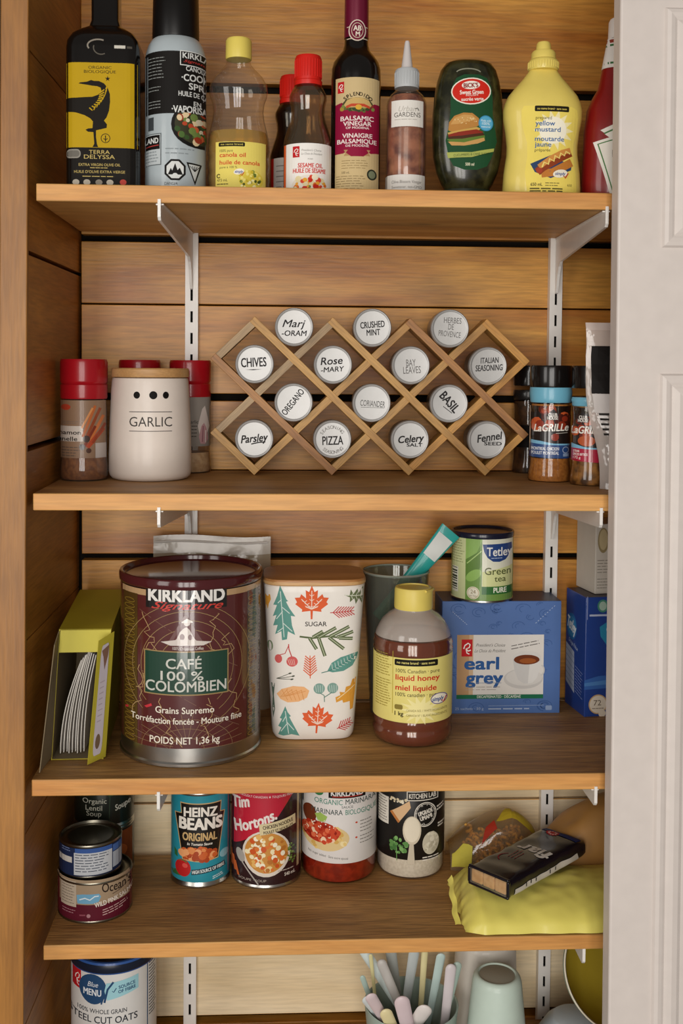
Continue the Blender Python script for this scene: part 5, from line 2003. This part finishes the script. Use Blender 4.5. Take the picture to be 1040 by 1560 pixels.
# yellow bag lying at the front
t = thing('yellow_bag', 'plump yellow plastic bag lying at the right front of the narrow shelf', 'bag', 500, 40, Z4)
YB_M = ink('#e6d96c', .42, 0, .15, .35, 30)


def ybag(u, v):
    x = 1 + 232 * u
    y = 150 * v
    e = min(1, u / .10)
    h = 35.5 * (max(0, min(1, u / .09)) ** .6) * (max(0, sin(pi * min(1, max(0, v)))) ** .42)
    w = noise.noise(Vector((x * .022, y * .03, 0))) * 2.4 + noise.noise(Vector((x * .06, y * .07, 5))) * 1.2
    cr = (1 - e) * 3 * (sin(v * 27) + .6 * sin(v * 61 + 1))
    yy = 4 + (y - 75) * (.90 + .10 * e) + 75
    return (x + cr * .4, yy + 3 * (noise.noise(Vector((x * .03, 9, v * 2)))), max(.3, h + (w if h > 6 else 0) - 2.8 + cr * .25 * (1 if h > 3 else 0)))


mb = MB().grid(ybag, 80, 46, YB_M)
bmesh.ops.holes_fill(mb.bm, edges=[e for e in mb.bm.edges if e.is_boundary], sides=0)
mb.build('bag_body', t)
mb = MB()
def yseal(u, v):
    z = 2 + 30 * u
    return (-2 - 7 * v * (1 - .3 * u) + 1.0 * sin(u * 15 + 1), 26 + 66 * u + 1.2 * sin(u * 17 + v * 3), z * (1 - .25 * v))
mb.grid(yseal, 30, 4, YB_M)
mb.build('bag_seal', t)

# dark biscuit pack on the bag
pk = thing('biscuit_pack', 'dark wrapped biscuit pack with a clear end lying on the yellow bag', 'biscuit pack', 553, 51, Z4 + 36.8, 41.5)
t = pk
NV = ink('#15131c', .22, 0, .5, .25, 40)
L, Wd, Hh = 166, 62, 25


def pack(u, v):
    x = 3 + (L - 3) * u
    an = 2 * pi * v
    end = 1 - .28 * max(0, (u - .88) / .12) ** 2
    c_, s_ = cos(an), sin(an)
    y = Wd / 2 + Wd / 2 * math.copysign(abs(c_) ** .38, c_)
    z = Hh / 2 + Hh / 2 * math.copysign(abs(s_) ** .42, s_) * end
    n_ = noise.noise(Vector((x * .05, y * .06, z * .06)))
    return (x, y + .8 * n_, max(.1, z + (1.2 * n_ if z > 4 else 0)))


mb = MB().grid(pack, 46, 48, NV)
bmesh.ops.remove_doubles(mb.bm, verts=mb.bm.verts, dist=.01)
bmesh.ops.holes_fill(mb.bm, edges=[e for e in mb.bm.edges if e.is_boundary], sides=0)
mb.build('wrapper', t)
mb = MB()
BIS = powder('#d6b078', '#e8c896', 120, .7, 'biscuit')
for i in range(3):
    mb2 = MB().box(.6, 30, 5 + 17.6 * i, 22.4 + 17.6 * i, 4.4, 20.8, BIS, bev=2.5, seg=3)
    mb2.build('biscuit', t)
mb = MB()


def window_film(u, v):
    y = 4 + 54 * u
    z = 3 + 19.5 * v
    return (.2 - 2.4 * sin(pi * u) ** .5 * sin(pi * v) ** .5 + .9 * noise.noise(Vector((y * .12, z * .15, 1))), y, z)


mb.grid(window_film, 20, 10, clear('#e9dcc8', .06, .12, 'end_film', bump=.5))
mb.build('clear_end', t)
mb = MB()
for ys, zs_ in (((1, 61), (.5, 4)), ((1, 61), (21.5, 25)), ((0, 4), (3, 22)), ((58, 62), (3, 22))):
    mb.box(-.5, 4, ys[0], ys[1], zs_[0], zs_[1], NV, bev=1.2)
bmesh.ops.remove_doubles(mb.bm, verts=mb.bm.verts, dist=.01)
mb.build('wrapper_rim', t)
a = Art(1, 0, 0)
a.t('fiar', 88, -27, 22, '#e4e0d8', w=46, b=.03, rot=-90)
a.fine(52, -40, 78, 3, 5, '#8a3a3a', 1.2, 3)
a.arc(50, -40, 12, 10, 200, 330, 1.6, '#8a2c34')
a.r(150, -58, 163, -4, '#1f2f70')
pet = []
for i in range(24):
    q = 9.5 if i % 2 == 0 else 7.5
    pet.append((151 + q * cos(pi * i / 12), -40 + q * sin(pi * i / 12)))
a.p(pet, '#b8242c')
for i in range(10):
    a.e(151 + 5 * cos(i * .63), -40 + 5 * sin(i * .63), 1.6, 1.1, '#e6c4c0', rot=i * 36)


def on_pack(u, v, o):
    vv = max(.02, min(.98, v / Wd))
    c_ = (vv - .5) * 2
    cc = math.copysign(abs(c_) ** (1 / .38), c_)
    an = math.acos(max(-1, min(1, cc))) / (2 * pi)
    q = pack(max(0, (u - 3) / (L - 3)), an)
    return (q[0], q[1], q[2] + o)


MB().art(a, on_pack, 3, 3, .5, .05).build('print', t)
a = Art(1, 0, 0)
a.p([(12, -2.5), (146, -2.5), (150, -5), (146, -13), (12, -11)], '#cdc6bc')
for x in (34, 44, 54, 84, 96):
    a.r(x, -11.5, x + 2.2, -7, '#2a2622')


def on_side(u, v, o):
    zz = max(-.98, min(.98, (v / Hh - .5) * 2))
    s_ = math.copysign(abs(zz) ** (1 / .42), zz)
    an = (pi - math.asin(s_)) / (2 * pi)
    q = pack((u - 3) / (L - 3), an)
    return (q[0], q[1] - o, q[2])


MB().art(a, on_side, 4, 3, .6, .1).build('side_print', t)

# pasta in a clear bag behind
t = thing('pasta_bag', 'clear bag of spiral pasta with yellow label behind the dark biscuit pack', 'pasta bag', 508, 200, Z4)


def pbag(u, v):
    x = 2 + 120 * u
    an = pi * v
    top = 46 + 30 * min(1, u * 1.4) - 12 * max(0, u - .8)
    e = (sin(pi * min(1, max(0, .02 + .96 * u)))) ** .45
    hh = top * (.35 + .65 * e)
    y = 34 - 33 * cos(an) * (.6 + .4 * e)
    z = hh * abs(sin(an)) ** .65
    n_ = noise.noise(Vector((x * .05, y * .05, z * .05)))
    return (x, y + 2.5 * n_, max(.2, z + 3 * n_ * (1 if z > 6 else 0)))


mb = MB().grid(pbag, 40, 30, clear('#e6d4ac', .08, .12, 'pasta_film', bump=0))
mb.build('film', t)
mb = MB()
rr = random.Random(21)
PM = powder('#c98d30', '#e0ad52', 90, .5, 'pasta')
for i in range(46):
    cx, cy, cz = 30 + rr.random() * 66, 18 + rr.random() * 30, 8 + rr.random() * 28
    d_ = Vector((rr.uniform(-1, 1), rr.uniform(-.6, .6), rr.uniform(-.5, 1))).normalized()
    e1 = d_.cross(Vector((.2, .9, .3))).normalized()
    e2 = d_.cross(e1)
    pts = []
    for j in range(22):
        q = j / 21
        p_ = Vector((cx, cy, cz)) + d_ * (30 * (q - .5)) + e1 * 3.4 * cos(q * 19) + e2 * 3.4 * sin(q * 19)
        pts.append((p_.x, p_.y, max(3, p_.z)))
    mb.tube(pts, 2.1, PM, 6)
o = mb.build('spiral_pasta', t)
o['kind'] = 'stuff'
a = Art(1, 0, 1)


def on_pb(u, v, o):
    q = pbag(u, v)
    return (q[0] - .3 * o, q[1] - o, q[2] + .4 * o)


P = lambda pts, c: a.p([(u, 1 - v) for u, v in pts], c)
P([(.01, .02), (.22, .03), (.24, .17), (.14, .24), (.02, .22)], '#c9bc4a')
P([(.52, .36), (.98, .30), (.98, .50), (.66, .54)], '#b9a02c')
P([(.34, .16), (.52, .26), (.50, .38), (.40, .30)], '#a8321f')
MB().art(a, on_pb, .05, .05, .8, .15).build('label', t)

# brown paper bag in the right back corner
t = thing('paper_bag', 'brown paper bag lying behind the dark biscuit pack, running behind the door', 'bag', 634, 170, Z4)


def kbag(u, v):
    x = 2 + 150 * u
    an = pi * v
    hh = 66 + 58 * u
    e = (sin(pi * min(1, max(0, u)))) ** .22
    y = 42 - 40 * cos(an)
    z = hh * (.04 + .96 * e) * abs(sin(an)) ** .5
    n_ = noise.noise(Vector((x * .03, y * .04, z * .03)))
    return (x, y + 3 * n_, max(.2, z + 6 * n_ * (1 if z > 6 else 0)))


mb = MB().grid(kbag, 40, 34, ink('#a5783f', .55, 0, .1, .6, 34))
bmesh.ops.holes_fill(mb.bm, edges=[e for e in mb.bm.edges if e.is_boundary], sides=0)
mb.build('bag_body', t)

# ------------------------------------------------------------------ bottom shelf: oats, cutlery, cups, bowls
t = thing('oats_canister', 'white oats canister with blue rim on the bottom shelf by the left wall', 'canister', 72, 154, Z5, 8.3)
R = 53.2
MB().lathe([(0, 0), (R - 1, 0), (R, 1), (R, 173), (0, 173)], ink('#d8d6d2', .42), 80).build('canister_body', t)
LB = ink('#2f5596', .35, 0, .2)
MB().lathe([(0, 173.2), (R + .6, 173.2), (R + 1.4, 175), (R + 1.4, 185), (R, 187.2), (R - 3, 187.4), (R - 4.6, 185.6), (R - 5, 179), (0, 178.4)], LB, 80, bands=[(177, 182.2, ink('#1a2030', .3))]).build('lid', t)
a = Art(3.617, 360, 792)
NB = '#27486e'
a.pc(184, 166, 216, 252)
a.r(178, 160, 190, 250, '#b8232a')
a.e(268, 236, 60, 68, NB)
a.p([(326, 205), (466, 188), (466, 252), (330, 282), (318, 240)], '#9ccbd4')
a.l([(318, 292), (332, 232), (357, 200)], 9, NB)
a.l([(304, 300), (316, 260)], 7, NB)
a.t('Blue', 268, 214, 22, '#dfe4e8', w=46, sh=.3)
a.t('MENU', 266, 250, 28, '#dfe4e8', w=76, b=.02)
a.t('SOURCE', 416, 222, 14, NB, w=72, b=.02, rot=-7)
a.t('OF FIBRE', 416, 242, 14, NB, w=76, b=.02, rot=-7)
a.l([(352, 240), (358, 246), (370, 228)], 4, NB)
a.t('100% WHOLE GRAIN', 308, 334, 19, '#33363c', w=215, b=.006)
a.t('STEEL CUT OATS', 312, 372, 30, '#33363c', w=300, b=.01)
a.t('AVOINE', 312, 430, 26, '#33363c', w=150)
a.r(505, 150, 509, 600, NB)
for i in range(18):
    a.fine(514, 170 + i * 14, 546, 1, 4, '#3a3a3a', 5, i)
MB().art(a, on_cyl(R), 3, 0, .14, .04).build('label', t)

t = thing('cutlery_cup', 'pale sage green cup on the bottom shelf holding plastic cutlery', 'cup', 451, 150, Z5)
SG = ink('#a4b6ac', .45, 0, .1)
MB().lathe([(0, 0), (48, 0), (50, 1.5), (60, 99), (60.4, 100.4), (59.4, 101), (58, 99.6), (48.4, 4), (0, 3)], SG, 72).build('cup_body', t)
HND = [((389, 176, 160), (487, 155, 10), 14, '#cfdcda', 'whitish mint'),
       ((398, 152, 164), (416, 170, 10), 5, '#d8cf9a', 'thin pale yellow'),
       ((411, 160, 152), (474, 142, 10), 13, '#b9b5b0', 'warm grey'),
       ((427, 194, 156), (449, 186, 10), 15, '#a9aeaa', 'mid grey'),
       ((458, 174, 158), (437, 177, 10), 14, '#b9c0bf', 'blue-grey'),
       ((473, 182, 160), (461, 163, 10), 9, '#d9cf9c', 'slanting pale yellow'),
       ((490, 154, 162), (470, 182, 10), 12, '#bcd0cb', 'slanting mint'),
       ((500, 136, 158), (485, 136, 10), 14, '#cfc6c8', 'slanting pinkish white'),
       ((510, 144, 156), (478, 148, 10), 12, '#a9bcb2', 'slanting sage'),
       ((392, 102, 141), (453, 167, 10), 15, '#d8c6c8', 'pink-tipped left'),
       ((389, 119, 128), (456, 176, 10), 15, '#cfd6d6', 'white left'),
       ((431, 101, 138), (461, 120, 10), 20, '#d2bfc2', 'broad pink'),
       ((411, 104, 120), (457, 130, 10), 16, '#ddd0a0', 'cream front'),
       ((465, 103, 124), (413, 148, 10), 20, '#dcd4cf', 'broad white front'),
       ((386, 140, 143), (433, 153, 10), 7, '#a8bdb4', 'thin sage left')]
for T_, B_, w, col, word in HND:
    P0, P1 = Vector(B_), Vector(T_)
    D_ = (P1 - P0).length
    n = 14
    pts, rs = [], []
    tip = w * .55 / D_
    for i in range(n + 1):
        q = (1 - tip) * i / 6 if i <= 6 else 1 - tip + tip * sin(pi / 2 * (i - 6) / (n - 6))
        pts.append(P0.lerp(P1, q) - Vector(T_))
        s_ = .55 + .45 * q
        if i > 6:
            s_ *= max(.06, cos(pi / 2 * (i - 6) / (n - 6) * .985))
        rs.append(w * .505 * s_)
    # wide across the view, thin the other way
    o = MB().tube(pts, rs, ink(col, .4, 0, .15), 12, flat=.36, up=(0, 1, 0.01)).build('plastic_cutlery', None, (T_[0], T_[1], Z5 + T_[2]))
    o['label'] = '%s piece of plastic cutlery standing in the sage cup' % word
    o['category'] = 'cutlery'
    o['group'] = 'pastel cutlery in the sage cup'


def upturned(name, label, x, y, h, rt, rb, col):
    t = thing(name, label, 'cup', x, y, Z5)
    m = ink(col, .42, 0, .15)
    MB().lathe([(rb - 2, 0), (rb, .4), (rb + .2, 2), (rt + 2.6, h - 9), (rt + 1.2, h - 4), (rt - 1, h - 1), (rt - 2.8, h), (rt - 4.4, h - .2), (rt - 5.6, h - 1.8), (0, h - 2.2)], m, 64).build('cup_body', t)
    MB().lathe([(0, h - 2.0), (rt - 6.2, h - 1.6), (rt - 6.4, h - 1.5), (0, h - 1.4)], ink('#a09c8c' if col != '#dcd6cc' else '#c9b99a', .5), 48).build('base_disc', t)


upturned('upturned_cup', 'mint green cup standing upside down at the front of the bottom shelf', 557.5, 130, 148, 28.5, 44, '#c2d2c6')
upturned('upturned_cup', 'cream white cup upside down behind the mint green cup', 561, 222, 148, 38, 45, '#dcd6cc')
t = thing('upturned_bowl', 'pale blue-white bowl upside down beneath the tilted yellow bowl', 'bowl', 671, 168, Z5)
MB().lathe([(60, 0), (62, .5), (61.6, 3), (58, 20), (50, 40), (40, 56), (31, 64), (28, 65.5), (0, 65.5)], ink('#bcc6cc', .4, 0, .2), 64).build('bowl_body', t)
BOWL = [(74, 0), (74.6, -1), (73.6, -4), (70, -22), (60, -40), (44, -52), (28, -57), (0, -57), (0, -54), (28, -54), (43, -49), (58, -38), (67.6, -21), (71.6, -3), (72.4, 0), (73.2, .8)]
th = radians(61)
t = thing('cereal_bowl', 'yellow-lined cream bowl tilted towards the room on the upturned bowl by the door', 'bowl', 719, 132, Z5 + 148, rx=61)
IN = ink('#b9a233', .35, 0, .2)
OUT = ink('#ded6c2', .4, 0, .2)
MB().lathe(BOWL + [BOWL[0]], OUT, 72).build('bowl_body', t)
MB().lathe([(0, -53.8), (28, -53.8), (42.8, -48.8), (57.8, -37.8), (67.4, -21), (71.2, -3.2)], IN, 72).build('yellow_lining', t, label='yellow glazed lining')
for lo in (-7, -14):
    MB().lathe([(73.9 + lo * .17 + .9, lo + 1), (74.3 + lo * .17 + .9, lo + 1), (74.0 + lo * .17 + .5, lo - 2), (73.4 + lo * .17 + .5, lo - 2)], ink('#7f8c78', .4), 72).build('rim_stripe', t)
